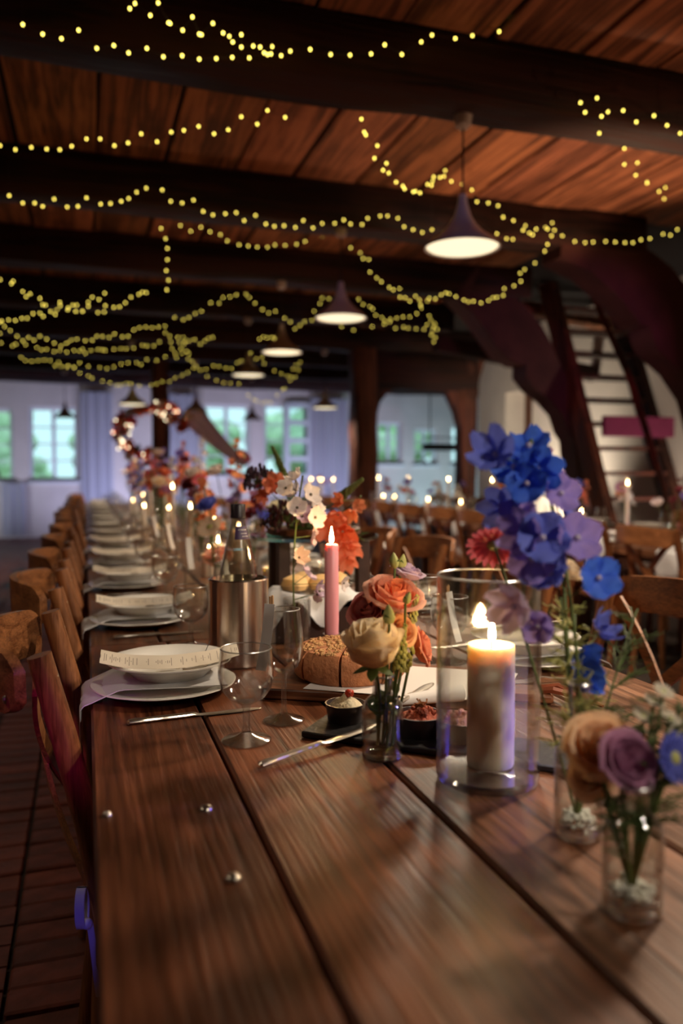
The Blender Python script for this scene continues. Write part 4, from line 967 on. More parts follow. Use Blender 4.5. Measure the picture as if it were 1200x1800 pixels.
# slate with three dips
sl = on_z(540, 1297); sr = on_z(780, 1331); dv = (sr - sl).normalized(); ang = math.atan2(dv.y, dv.x); nv_ = Vector((-dv.y, dv.x, 0)); 
ctr = sl + dv * .20 + nv_ * .05
tag(ob('slate_board', MB().box(-.21, .21, -.052, .052, 0, .010, .002).mesh('slate_board', 'slate'), None, (ctr.x, ctr.y, TZ), (0, 0, ang)), 'long black slate under the three small dip bowls', 'board')
def ramekin(p, r, h, label):
    tag(ob('dip_bowl', MB().lathe([(0, 0), (r * .86, 0), (r * .9, .003), (r, h * .75), (r * 1.04, h), (r * .97, h), (r * .9, h * .8), (r * .8, .006), (0, .006)], 36).mesh('dip_bowl', 'ramekin'), None, p), label, 'bowl', 'dip bowls')
def dip(p, r, m, seed, label, top):
    rr = random.Random(seed)
    t = thing('dip', label, 'dip', p, 0, 'dips in the bowls')
    ph = rr.uniform(0, 6)
    def f(u, v):
        a = u * 2 * math.pi; q = v; z = .020 * (1 - q) ** .8 + .0035 * math.sin(3 * a + q * 9 + ph) * (1 - q) + .002 * math.sin(7 * a + ph) * q * (1 - q)
        return (r * q * math.cos(a), r * q * math.sin(a), z)
    ob('mound', MB().grid(f, 32, 10).mesh('mound', m, True, 90), t)
    top(t, rr)
def top_tomato(t, r):
    ob('tomato_piece', MB().box(-.007, .008, -.006, .006, .016, .028, .003).mesh('tomato_piece', 'tomato'), t, rot=(.2, .2, .6))
    mb = MB()
    for k in range(6): mb.box(-.002, .002, -.001, .001, 0, .0015)
    lf = MB().slab(lambda u, v: (.004 + .016 * u, (v - .5) * .008 * math.sin(math.pi * min(1, u + .1)), .016 - .01 * u), 6, 2, (0, 0, .0005)).mesh('herb_leaf', 'leaf'); ob('herb_leaf', lf, t, rot=(0, 0, 2.2)); ob('herb_leaf', lf, t, rot=(0, 0, -.6))
def top_fried(t, r):
    for k in range(9):
        a = r.uniform(0, 6.28); q = r.uniform(.0, .014); ob('fried_onion', FRY[k % 3], t, (q * math.cos(a), q * math.sin(a), .017 + r.uniform(0, .006)), (r.uniform(-.5, .5), r.uniform(-.5, .5), a))
def chunks(m):
    def f(t, r):
        for k in range(16):
            a = r.uniform(0, 6.28); q = r.uniform(.006, .026); s = r.uniform(.003, .0055)
            ob('chunk', MB().ball((0, 0, 0), s, 6, 5, (1.3, 1, .8)).mesh('chunk', m, False), t, (q * math.cos(a), q * math.sin(a), .020 * (1 - q / .034) ** .8 + .002), (r.uniform(0, 3), r.uniform(0, 3), 0))
    return f
FRY = [MB().tube([(-.008, 0, 0), (-.003, .003, .002), (.003, -.002, .001), (.009, .002, .002)], .0015, 5).mesh('fried_onion', 'fried') for _ in range(3)]
ds = [on_z(607, 1266, TZ + .01), on_z(737, 1289, TZ + .01), on_z(808, 1299, TZ + .01)]
def both(f, g):
    def h(t, r): f(t, r); g(t, r)
    return h
ramekin(ds[0], .0325, .030, 'dark dip bowl with pale herb cream, at the slate end'); dip(ds[0] + Vector((0, 0, .024)), .029, 'dip_cream', 1, 'pale herb cream dip topped with a tomato piece', top_tomato)
ramekin(ds[1], .0385, .032, 'dark dip bowl with red relish behind the rose vase'); dip(ds[1] + Vector((0, 0, .024)), .035, 'dip_red', 2, 'red tomato dip topped with fried onion strips', both(chunks('dip_red'), top_fried))
ramekin(ds[2], .0335, .031, 'dark dip bowl seen through the hurricane glass'); dip(ds[2] + Vector((0, 0, .024)), .030, 'dip_pink', 3, 'pink dip seen through the hurricane glass', chunks('dip_pink'))
# serving board, paper, bread, rolled paper, knives
ang2 = R_(-29); bc = Vector((.555, 1.415, TZ))
sb = thing('serving_board', 'wooden serving board with a leather strap, under the bread', 'board', bc, ang2)
ob('board', MB().box(-.23, .22, -.105, .135, 0, .020, .003).mesh('board', 'servewood'), sb, color=(.62, .55, .5))
he = on_z(905, 1262); hm = Matrix.Rotation(-ang2, 4, 'Z') @ (he - bc)
ob('handle', MB().box(.22, .30, -.045, .025, .002, .018, .004).mesh('handle', 'servewood'), sb, color=(.7, .6, .55))
strap = [(.27, -.02, .019), (.30, -.035, .026), (.335, -.032, .018), (.35, -.02, .008), (.37, -.03, .006), (.385, -.045, .004)]
ob('leather_strap', MB().tube(strap, [.006, .007, .006, .007, .005, .003], 6).tube([(.275, .0, .019), (.31, -.012, .028), (.345, -.022, .012), (.36, -.01, .005), (.375, .0, .004)], [.006, .006, .008, .005, .003], 6).mesh('leather_strap', 'leather'), sb)
ob('strap_knot', MB().ball((.346, -.024, .013), .013, 10, 8, (1, .8, .8)).mesh('strap_knot', 'leather'), sb)
pz = TZ + .0205
tag(ob('baking_paper', MB().slab(lambda u, v: (-.15 + .36 * u + .03 * v, -.10 + .22 * v - .03 * u, .0012 + .006 * max(0, u - .6) ** 2 * 10 * (1 - v)), 12, 6, (0, 0, -.0008)).mesh('baking_paper', 'paper'), None, (bc.x, bc.y, pz + .001), (0, 0, ang2)), 'white baking paper spread on the serving board under the bread', 'paper')
bp_ = on_z(614, 1186, pz); 
def bread():
    t = thing('cut_loaf', 'round crumb-topped loaf cut into wedges on white paper', 'bread', (bp_.x, bp_.y, pz + .003), .3)
    r = random.Random(5); R0, Hh = .105, .058; nw = 8
    for k in range(nw):
        a0 = 2 * math.pi * k / nw + .012; a1 = 2 * math.pi * (k + 1) / nw - .012; mb = MB(); na = 8
        prof = [(.0, 0), (R0 * .93, 0), (R0 * .99, .006), (R0 * 1.02, Hh * .45), (R0 * .99, Hh * .78), (R0 * .9, Hh * .96), (R0 * .6, Hh * 1.03), (0, Hh * 1.02)]
        vs = []; fs = []; m = len(prof)
        for i in range(na + 1):
            a = a0 + (a1 - a0) * i / na; wv = 1 + .012 * math.sin(5 * a)
            for (q, z) in prof: vs.append((.004 * math.cos((a0 + a1) / 2) + q * wv * math.cos(a), .004 * math.sin((a0 + a1) / 2) + q * wv * math.sin(a), z))
        for i in range(na):
            for q in range(m - 1): fs.append((i * m + q, (i + 1) * m + q, (i + 1) * m + q + 1, i * m + q + 1))
        fs += [tuple(range(m)), tuple(na * m + q for q in range(m))[::-1]]
        w_ = ob('wedge', mb.add(vs, fs).mesh('wedge', 'crust'), t)
        cb = MB()
        for j in range(58):
            a = r.uniform(a0 + .06, a1 - .06); q = R0 * math.sqrt(r.uniform(.02, .86)); s = r.uniform(.0022, .0052)
            cb.ball((q * math.cos(a), q * math.sin(a), Hh * (1.03 if q < R0 * .6 else 1.03 - (q / R0 - .6) * .22)), s, 5, 4, (1.2, 1, .8))
        ct = ob('crumb_topping', cb.mesh('crumb_topping', 'crumb', False), w_); ct['kind'] = 'stuff'
bread()
rp_ = on_z(757, 1243, pz); 
def roll_fn(u, v):
    a = v * 2 * math.pi * 1.7; r = .013 + .0022 * v; x = -.06 + .12 * u; k = .55 + .45 * u
    return (x, r * k * math.cos(a), .0165 + r * k * math.sin(a))
tag(ob('rolled_paper', MB().slab(roll_fn, 10, 40, (0, 0, .0004)).mesh('rolled_paper', 'paper'), None, (rp_.x, rp_.y, pz + .002), (0, 0, R_(6))), 'rolled white paper tube tinted violet, on the serving board end', 'paper roll')
ka = on_z(488, 1343); kb = on_z(640, 1284, TZ + .012)
d_ = (kb - ka); tag(ob('table_knife', KNIFE, None, ka + d_ * .48 + Vector((0, 0, .003)), (0, -math.asin(.013 / .225), math.atan2(d_.y, d_.x))), 'silver knife propped on the slate edge before the dips', 'knife', 'table knives')
tag(ob('spreading_knife', KNIFE, None, (rp_.x - .03, rp_.y + .012, pz + .018), (0, .05, R_(48))), 'small knife lying across the rolled white paper', 'knife')
# crate with cloth and rolls
cp = Vector((.545, 1.955, TZ))
cr_ = thing('bread_crate', 'dark wooden crate holding bread rolls in a white cloth', 'crate', cp, R_(-14))
for nm, bx in (('side', (-.12, .12, -.085, -.077, 0, .088)), ('side', (-.12, .12, .077, .085, 0, .088)), ('end', (-.12, -.112, -.077, .077, 0, .088)), ('end', (.112, .12, -.077, .077, 0, .088)), ('bottom', (-.112, .112, -.077, .077, 0, .008))):
    ob(nm, MB().box(*bx, .0015).mesh(nm, 'brown_glass'), cr_)
def cloth(u, v):
    x = -.14 + .28 * u; y = -.105 + .21 * v; e = max(abs(x) / .14, abs(y) / .105)
    z = .092 + .016 * math.sin(u * 9 + v * 3) * (1 - e) + .012 * math.sin(v * 11 + u * 2) - .075 * max(0, e - .72) * 3.5 * (.55 + .45 * math.sin(u * 13 + v * 7)) + .03 * (1 - e)
    return (x, y, z)
tag(ob('bread_cloth', MB().slab(cloth, 26, 20, (0, 0, .0018)).mesh('bread_cloth', 'napkin'), None, cp + Vector((0, 0, .012)), (0, 0, R_(-14))), 'crumpled white cloth lining the bread crate', 'cloth')
for k, (dx, dy) in enumerate(((-.05, -.03), (.02, -.035), (.07, .01), (-.01, .03))):
    tag(ob('bread_roll', MB().lathe([(0, 0), (.028, .004), (.034, .016), (.028, .032), (.012, .040), (0, .041)], 18, wob=lambda a: 1 + .06 * math.cos(2 * a + k)).mesh('bread_roll', 'roll'), None, cp + Vector((dx, dy, .122))), '%s pale bread roll from the left, wrapped in the crate cloth' % ORD[k], 'bread', 'rolls in the crate')
# folded white napkin card beside it
np_ = Vector((.70, 1.86, TZ))
tag(ob('folded_napkin', MB().slab(lambda u, v: ((u - .5) * .09 * (1 - v * .7), .03 * (1 - v) * (1 if u > .5 else 1), .085 * v + .001), 6, 5, (0, .003, 0)).slab(lambda u, v: ((u - .5) * .09 * (1 - v * .7), -.03 * (1 - v), .085 * v + .001), 6, 5, (0, .003, 0)).mesh('folded_napkin', 'paper'), None, np_, (0, 0, .5)), 'white paper folded upright behind the lilac pink taper', 'napkin')
# raised glass stand on wooden posts
gs = Vector((.635, 2.24, TZ))
gt = thing('flower_stand', 'low stand of dark posts under a round glass plate', 'stand', gs)
for dx, dy in ((-.115, -.09), (.105, -.125), (-.09, .12), (.12, .09)):
    ob('post', MB().box(dx - .017, dx + .017, dy - .017, dy + .017, 0, .228, .002).mesh('post', 'brown_glass'), gt)
ob('glass_plate', MB().lathe([(0, .229), (.188, .229), (.190, .232), (.190, .236), (.188, .239), (0, .239)], 64).mesh('glass_plate', 'green_glass'), gt)
ob('wood_slice', MB().lathe([(0, .2395), (.132, .2395), (.138, .243), (.136, .256), (.131, .259), (0, .259)], 40, wob=lambda a: 1 + .03 * math.sin(3 * a + 1) + .015 * math.sin(7 * a)).mesh('wood_slice', 'servewood'), gt, color=(.45, .38, .33))
STZ = TZ + .2595
rnd2 = random.Random(21)
# ================================================================== FLOWERS
def align(axis):
    return Vector(axis).normalized().to_track_quat('Z', 'Y').to_matrix().to_4x4()
def petal(R, H, span, curl, nu=6, nv=7, wave=.03, seed=0):
    def f(u, v):
        s = (u * 2 - 1); a = s * span; b = max(0, v - .62)
        r = R * (.22 + .78 * math.sin(min(1, v / .6) * math.pi / 2)) + curl * b * b * 3.2 + wave * math.sin(s * 5 + seed) * v
        z = H * v * (1 - .22 * s * s) - curl * max(0, v - .78) ** 2 * 6
        return (r * math.cos(a), r * math.sin(a), z)
    return f
ROSE = []
for (R, H, sp, cu, n, off) in ((.20, 1.06, 1.5, .0, 3, 0), (.38, 1.05, 1.15, .05, 3, .7), (.55, 1.0, 1.0, .16, 4, .2), (.74, .96, .92, .34, 5, .5), (.90, .84, .86, .62, 5, 0)):
    ROSE.append((MB().grid(petal(R, H, sp, cu, seed=R * 9), 7, 7).mesh('petal', 'petal', True, 180), n, off))
ROSEB = []
for (R, H, sp, cu, n, off) in ((.18, 1.30, 1.5, .0, 3, 0), (.34, 1.30, 1.2, .03, 3, .7), (.48, 1.26, 1.1, .07, 4, .2), (.60, 1.16, 1.05, .16, 4, .5), (.68, 1.02, 1.0, .30, 4, .1)):
    ROSEB.append((MB().grid(petal(R, H, sp, cu, seed=R * 9), 7, 8).mesh('petal', 'petal', True, 180), n, off))
def rose_one():
    mb = MB(); k = 0
    for (R, H, sp, cu, n, off) in ((.22, 1.02, 1.6, 0, 2, 0), (.5, 1.0, 1.1, .12, 4, .4), (.82, .9, .95, .5, 5, .1)):
        for i in range(n):
            m2 = MB().grid(petal(R, H, sp, cu, seed=i), 4, 4); m2.xf(Matrix.Rotation(off + 2 * math.pi * i / n, 4, 'Z')); mb.add(m2.v, m2.f)
    return mb.mesh('bloom', 'petal', True, 180)
ROSE1 = rose_one()
def floret_mb(n=5, w=.62, cup=.35, nu=4, nv=5, q0=.08, ruf=.06):
    mb = MB()
    for i in range(n):
        a0 = 2 * math.pi * i / n
        def f(u, v):
            s = u * 2 - 1; q = q0 + (1 - q0) * v; wd = w * math.sin(math.pi * (.10 + .78 * v)); x = q; y = s * wd
            z = cup * q * q - .12 * s * s * q + ruf * math.sin(s * 6 + i * 2 + v * 4) * v + .03 * (i % 2)
            return (x * math.cos(a0) - y * math.sin(a0), x * math.sin(a0) + y * math.cos(a0), z)
        mb.grid(f, nu, nv)
    return mb
FLORET = floret_mb(cup=.5, ruf=.13).mesh('floret', 'petal', True, 180)
FLORET2 = floret_mb(6, .46, .95, ruf=.16).mesh('floret', 'petal', True, 180)
EYE = MB().ball((0, 0, .10), .15, 6, 5).mesh('eye', 'petal')
GERB = floret_mb(20, .16, .18, 2, 4, .2, .02).mesh('petals', 'petal', True, 180)
GERB2 = floret_mb(16, .15, .32, 2, 4, .2, .02).mesh('petals', 'petal', True, 180)
GCEN = MB().lathe([(0, .12), (.12, .12), (.24, .06), (.28, 0), (0, -.02)], 14).mesh('flower_centre', 'bud')
LEAF = MB().grid(lambda u, v: ((u * 2 - 1) * .26 * math.sin(math.pi * min(1, v * .92 + .06)), -.12 * v * v, v) if True else 0, 4, 6).mesh('leaf', 'leaf', True, 180)
def curve_pts(a, b, bend, n=8):
    a, b = Vector(a), Vector(b); m = a.lerp(b, .5) + Vector(bend); return [(a.lerp(m, t)).lerp(m.lerp(b, t), t) for t in [i / (n - 1) for i in range(n)]]
def stem_part(root, pts, r=.0022): ob('stem', MB().tube(pts, [r] * (len(pts) - 1) + [r * 1.2], 6).mesh('stem', 'stem'), root)
def leaves(root, pts, n, size, seed):
    r = random.Random(seed)
    for k in range(n):
        p = pts[min(len(pts) - 2, int(len(pts) * (.35 + .5 * k / max(1, n))))]; a = r.uniform(0, 6.28)
        ob('leaf', LEAF, root, mtx=Matrix.Translation(p) @ align((math.cos(a), math.sin(a), .6)) @ Matrix.Scale(size * r.uniform(.8, 1.2), 4))
def rose(base, head, axis, size, c, label, group='roses', detail=True, bend=(0, 0, 0), nleaf=1, inner=None, sd=0, closed=False):
    base = Vector(base); t = thing('rose', label, 'flower', base, 0, group); h = Vector(head) - base
    ax = Vector(axis).normalized(); bb = h - ax * size * .55
    pts = curve_pts((0, 0, 0), bb, bend); stem_part(t, pts)
    Mx = Matrix.Translation(bb) @ align(ax) @ Matrix.Scale(size, 4); r = random.Random(sd)
    if detail:
        for li, (me, n, off) in enumerate(ROSEB if closed else ROSE):
            k = li / 4; cc = tuple((inner[q] if inner else c[q]) * (1 - k) + c[q] * k for q in range(3))
            for i in range(n): ob('petal', me, t, mtx=Mx @ Matrix.Rotation(off + 2 * math.pi * i / n + r.uniform(-.1, .1), 4, 'Z') @ Matrix.Scale(r.uniform(.95, 1.04), 4), color=cc)
        for i in range(5): ob('sepal', LEAF, t, mtx=Matrix.Translation(bb + ax * size * .02) @ align(ax) @ Matrix.Rotation(i * 1.257, 4, 'Z') @ Matrix.Rotation(R_(100), 4, 'X') @ Matrix.Scale(size * .6, 4))
    else: ob('bloom', ROSE1, t, mtx=Mx, color=c)
    leaves(t, pts, nleaf, size * .9, sd); return t
def spike(base, tip, heads, size, cols, label, group, eye=None, seed=0, bend=(0, 0, 0), n=None, me=None, cat='flower', name='delphinium', pos=None, stemfrom=.35):
    """a flower spike: single florets set round a stem (heads: explicit points, or n of them)"""
    base = Vector(base); t = thing(name, label, cat, base, 0, group); r = random.Random(seed)
    pts = curve_pts((0, 0, 0), Vector(tip) - base, bend, 12); stem_part(t, pts, .0020)
    if heads is None:
        heads = []
        for k in range(n):
            f = stemfrom + (1 - stemfrom) * k / max(1, n - 1); q = pts[min(11, int(f * 11))].lerp(pts[min(11, int(f * 11) + 1)], f * 11 % 1); a = k * 2.4 + r.uniform(-.4, .4)
            rad = size * (.95 - .45 * (f - stemfrom) / (1 - stemfrom)); heads.append((base + q + Vector((math.cos(a), math.sin(a), .2)) * rad, size * (1.05 - .5 * (f - stemfrom) / (1 - stemfrom)), None))
    ped = MB(); got = False
    for k, hd in enumerate(heads):
        p, s, cc = hd; q = Vector(p) - base
        j = min(range(12), key=lambda i: (pts[i] - q).length + (.02 if pts[i].z > q.z else 0)); d = q - pts[j]
        if d.length < 1e-4: d = Vector((0, -1, .2))
        face = (d.normalized() + Vector((r.uniform(-.3, .3), -.72 + r.uniform(-.4, .4), r.uniform(-.4, .4)))).normalized()
        fo = ob('floret', me or (FLORET if k % 3 else FLORET2), t, mtx=Matrix.Translation(q) @ align(face) @ Matrix.Rotation(r.uniform(0, 6), 4, 'Z') @ Matrix.Scale(s, 4), color=cc or r.choice(cols))
        if eye: ob('eye', EYE, fo, color=eye)
        ped.tube([pts[j], q - face * s * .05], .0009, 5); got = True
    if got: ob('flower_stalks', ped.mesh('flower_stalks', 'stem'), t)
    return t
def gerbera(base, head, axis, size, c, label, group='daisy-like flowers', name='gerbera'):
    base = Vector(base); t = thing(name, label, 'flower', base, 0, group); h = Vector(head) - base; pts = curve_pts((0, 0, 0), h, (0, 0, .02)); stem_part(t, pts, .0018)
    Mx = Matrix.Translation(h) @ align(axis) @ Matrix.Scale(size, 4)
    ob('petals', GERB, t, mtx=Mx, color=c); ob('petals', GERB2, t, mtx=Mx @ Matrix.Rotation(.2, 4, 'Z') @ Matrix.Scale(.72, 4), color=tuple(v * .9 for v in c)); ob('flower_centre', GCEN, t, mtx=Mx); return t
def budspike(base, tip, length, rad, m, label, group, n=60, seed=0, name='goldenrod', s=.0035, bend=(0, 0, 0)):
    base = Vector(base); t = thing(name, label, 'flower', base, 0, group); r = random.Random(seed); pts = curve_pts((0, 0, 0), Vector(tip) - base, bend, 10); stem_part(t, pts, .0016)
    tp = pts[-1]; ax = (pts[-1] - pts[-4]).normalized(); mb = MB()
    for k in range(n):
        f = k / n; q = tp - ax * length * (1 - f); a = k * 2.4; rr = rad * (1 - f * .85) * r.uniform(.5, 1)
        c = q + Vector((math.cos(a), math.sin(a), .15)) * rr; mb.ball(c, s * (1 - .4 * f), 5, 4, (1, 1, 1.5))
    ob('buds', mb.mesh('buds', m), t); leaves(t, pts, 2, .03, seed); return t
def frond(base, tip, label, group, n=16, size=.05, seed=0, bend=(0, 0, .03), m='leaf', thin=.0011):
    base = Vector(base); t = thing('fern_sprig', label, 'greenery', base, 0, group); r = random.Random(seed); pts = curve_pts((0, 0, 0), Vector(tip) - base, bend, 12); stem_part(t, pts, .0014); mb = MB()
    for k in range(n):
        f = .3 + .7 * k / n; p = pts[min(11, int(f * 11))]; a = r.uniform(0, 6.28); d = Vector((math.cos(a), math.sin(a), r.uniform(.0, .7))).normalized(); L_ = size * (1.2 - f * .7)
        e = p + d * L_; mb.tube([p, p.lerp(e, .6) + Vector((0, 0, .004)), e], [thin, thin, thin * .5], 4)
        for j in range(5):
            g = .25 + .17 * j; b2 = p.lerp(e, g); d2 = (d + Vector((r.uniform(-1, 1), r.uniform(-1, 1), r.uniform(-.6, .6)))).normalized(); mb.tube([b2, b2 + d2 * L_ * .35], [thin * .8, thin * .4], 4)
    ob('leaflets', mb.mesh('leaflets', m), t); return t
def vase(p, prof, label, name='bottle_vase', neck_n=36, water=None, base_h=.010, glint_beads=0, seed=0, group='small glass vases'):
    t = thing(name, label, 'vase', p, 0, group)
    inn = [(max(0, r - .0022), z) for r, z in prof]
    ob('glass_body', MB().lathe(prof + inn[::-1], neck_n).mesh('glass_body', 'vase_glass'), t); r0 = prof[0][0]
    ob('glass_base', MB().lathe([(0, 0), (r0 - .003, 0), (r0 - .0005, .003), (r0 - .0024, base_h), (r0 * .6, base_h - .003), (0, base_h - .004)], 32).mesh('glass_base', 'solid'), t)
    rt, zt = prof[-1]; ob('lip', MB().tube([((rt) * math.cos(2 * math.pi * i / 28), (rt) * math.sin(2 * math.pi * i / 28), zt) for i in range(29)], .0018, 6, False).mesh('lip', 'glass_edge'), t)
    if water:
        ob('water', MB().lathe([(0, base_h), (r0 - .003, base_h), (r0 - .003, water), (0, water)], 28).mesh('water', 'water'), t)
    if glint_beads:
        r = random.Random(seed); mb = MB()
        for k in range(glint_beads):
            a = r.uniform(0, 6.28); q = (r0 - .009) * math.sqrt(r.random()); mb.ball((q * math.cos(a), q * math.sin(a), base_h + .004 + r.uniform(0, .010)), r.uniform(.0032, .0052), 7, 5, (1, 1, .75))
        b = ob('base_glints', mb.mesh('base_glints', 'glint_white'), t); b['kind'] = 'stuff'  # reflections in the glass base, modelled as small white balls
    return t
def V3(c): return lin(c)
CREAM, PEACH, LILAC, MAUVE, BLUE1, BLUE2, VIO, WHITE, CORAL, PINK, ORANGE, BURG = map(V3, ((255, 238, 212), (252, 192, 164), (222, 198, 218), (186, 132, 166), (72, 116, 232), (112, 124, 220), (160, 140, 216), (244, 232, 226), (246, 150, 118), (238, 124, 136), (244, 156, 108), (120, 46, 58)))
# --- vase with the cream rose (in focus)
p = on_z(672, 1329)
vase(p, [(.0305, .002), (.0305, .070), (.0285, .080), (.022, .088), (.0155, .094), (.0145, .112), (.0165, .121)], 'small clear bottle vase holding the cream and peach roses', water=.058)
vz = p + Vector((0, 0, .018))
def hp(px, py, d): return at_d(px, py, d)
rose(vz + Vector((-.008, 0, 0)), hp(656, 1138, 1.13), (-.12, -.22, 1), .054, CREAM, 'large cream rose leaning out of the bottle vase', bend=(.012, 0, .02), nleaf=1, inner=V3((255, 238, 204)), sd=3, closed=True)
rose(vz + Vector((.010, .004, 0)), hp(692, 1046, 1.20), (.05, -.42, .9), .042, PEACH, 'peach-coloured rose standing above the cream rose', bend=(-.01, 0, 0), inner=V3((236, 132, 84)), sd=4)
rose(vz + Vector((.004, .010, 0)), hp(716, 1004, 1.24), (.25, -.2, .9), .024, LILAC, 'pale lilac lisianthus flower above the peach rose', 'lisianthus flowers', sd=5)
rose(vz + Vector((-.002, .012, 0)), hp(648, 1072, 1.21), (-.5, -.4, .5), .030, V3((222, 150, 150)), 'soft pink flower half hidden beside the peach rose', 'lisianthus flowers', sd=6)
rose(vz + Vector((.014, -.004, 0)), hp(742, 1136, 1.22), (.6, -.3, .2), .028, V3((238, 160, 130)), 'pink-orange flower hanging at the right of the roses', 'lisianthus flowers', sd=7)
rose(vz + Vector((.012, -.008, 0)), hp(706, 1108, 1.17), (.2, -.7, .4), .022, V3((236, 178, 130)), 'small apricot blossom between the cream and peach roses', 'lisianthus flowers', sd=8)
def bud(base, head, axis, size, label, sd=0):
    t = rose(base, head, axis, size, V3((206, 200, 130)), label, 'pale green buds', False, sd=sd, nleaf=1); t.name = 'flower_bud'
    return t
def closed_bud(base, head, axis, L_, label, sd=0, bend=(0, 0, 0)):
    base = Vector(base); t = thing('flower_bud', label, 'flower', base, 0, 'pale green buds'); h = Vector(head) - base; pts = curve_pts((0, 0, 0), h, bend); stem_part(t, pts, .0016)
    Mx = Matrix.Translation(h) @ align(axis)
    ob('bud', MB().lathe([(0, 0), (L_ * .22, L_ * .12), (L_ * .30, L_ * .36), (L_ * .22, L_ * .66), (L_ * .09, L_ * .9), (0, L_)], 12, wob=lambda a: 1 + .08 * math.cos(3 * a)).mesh('bud', 'bud'), t, mtx=Mx)
    for i in range(3): ob('sepal', LEAF, t, mtx=Mx @ Matrix.Rotation(i * 2.09, 4, 'Z') @ Matrix.Rotation(R_(25), 4, 'X') @ Matrix.Scale(L_ * .7, 4))
    return t
closed_bud(vz, hp(684, 1098, 1.12), (-.1, -.1, 1), .030, 'pale green bud in front of the peach rose')
closed_bud(vz, hp(694, 1000, 1.22), (-.1, 0, 1), .026, 'ruffled green bud sticking up above the peach rose')
closed_bud(vz, hp(704, 1000, 1.23), (.2, 0, 1), .024, 'second green bud sticking up above the peach rose')
closed_bud(vz, hp(712, 1062, 1.15), (.3, -.2, 1), .020, 'small green bud curling before the peach rose', bend=(.02, 0, 0))
budspike(vz + Vector((.008, .002, 0)), hp(733, 1046, 1.19), .115, .016, 'bud', 'yellow-green feathery spike beside the peach rose', 'feathery spikes', 110, 3, s=.0032)
budspike(vz + Vector((.004, -.006, 0)), hp(712, 1098, 1.15), .07, .013, 'bud', 'shorter yellow-green spike below the apricot blossom', 'feathery spikes', 70, 4, s=.0030)
# --- bottle with the blue delphinium
p = on_z(1015, 1466)
vase(p, [(.0275, .002), (.0275, .088), (.0262, .100), (.020, .110), (.0125, .118), (.0105, .130), (.0105, .168), (.0125, .178)], 'slim clear bottle vase holding the tall blue delphinium', 'slim_bottle', glint_beads=60, seed=1)
vz = p + Vector((0, 0, .016)); D = .92
fl_ = [(872, 800, .036, BLUE2), (930, 786, .034, BLUE1), (905, 822, .034, BLUE1), (944, 826, .036, BLUE1), (926, 850, .030, BLUE1), (965, 812, .024, MAUVE), (886, 892, .034, BLUE2), (912, 906, .030, VIO), (984, 868, .030, VIO), (925, 938, .036, VIO), (952, 946, .038, BLUE2), (936, 982, .036, VIO), (968, 1008, .040, BLUE2), (1012, 946, .036, VIO), (1004, 918, .026, BLUE2), (905, 1066, .036, LILAC), (946, 1100, .026, VIO), (1050, 1016, .032, BLUE1), (1052, 1110, .028, BLUE2), (1020, 1170, .038, BLUE1), (1030, 1196, .030, BLUE1)]
spike(vz, hp(932, 772, D + .02), [(hp(x, y, D + rnd2.uniform(-.03, .04)), s * .78, c) for x, y, s, c in fl_], .03, [BLUE1], 'tall blue delphinium spike leaning left over the slim bottle', 'delphinium spikes', eye=V3((206, 196, 214)), seed=5, bend=(.05, 0, .03))
gerbera(vz, hp(868, 958, 1.02), (-.3, -.65, -.55), .036, PINK, 'coral pink daisy-like flower drooping left of the delphinium')
frond(vz, hp(1120, 1070, .98), 'feathery green sprig spreading right of the delphinium', 'green sprigs', 26, .06, 1)
frond(vz, hp(985, 1050, .96), 'yellowish green sprig behind the delphinium stem', 'green sprigs', 40, .045, 2, m='bud')
frond(vz, hp(1010, 1080, .99), 'pale green sprig filling the middle of the delphinium', 'green sprigs', 40, .045, 7, m='bud')
rose(vz, hp(1000, 1000, .97), (.3, -.4, .6), .020, V3((232, 214, 186)), 'small cream blossom beside the delphinium', 'lisianthus flowers', False)
# --- nearest vase, right corner
p = on_z(1110, 1598)
vase(p, [(.0285, .002), (.0285, .076), (.0265, .086), (.020, .093), (.0145, .100), (.0135, .116), (.016, .123)], 'short clear bottle vase at the right, nearest the camera', glint_beads=70, seed=2)
vz = p + Vector((0, 0, .016)); D = .77
rose(vz, hp(1104, 1338, D), (0, -.75, .5), .027, MAUVE, 'dusky mauve rose in the nearest vase', sd=9)
rose(vz, hp(1052, 1312, D + .03), (-.3, -.6, .6), .031, V3((240, 204, 166)), 'beige rose behind the mauve rose in the nearest vase', sd=10)
rose(vz, hp(1040, 1360, D + .07), (-.7, -.3, .4), .026, V3((232, 200, 168)), 'beige bloom hanging left in the nearest vase', sd=12)
gerbera(vz, hp(1186, 1332, D), (.2, -.9, .3), .025, V3((96, 104, 200)), 'violet-blue daisy-like flower at the right edge')
for k, (x, y) in enumerate(((1150, 1232), (1178, 1262), (1130, 1258), (1190, 1290), (1166, 1215))):
    gerbera(vz, hp(x, y, D + .03), (.1, -.5, .8), .011, V3((222, 214, 196)), '%s tiny white daisy in the nearest vase, counting from the top left' % ORD[k], 'tiny white daisies', 'daisy')
frond(vz, hp(1150, 1220, D + .04), 'leafy green sprig above the nearest vase', 'green sprigs', 34, .04, 3)
frond(vz, hp(1195, 1240, D + .05), 'leafy green sprig at the right edge of the nearest vase', 'green sprigs', 34, .04, 4)
frond(vz, hp(1075, 1400, D), 'dark green sprig at the neck of the nearest vase', 'green sprigs', 20, .03, 5)
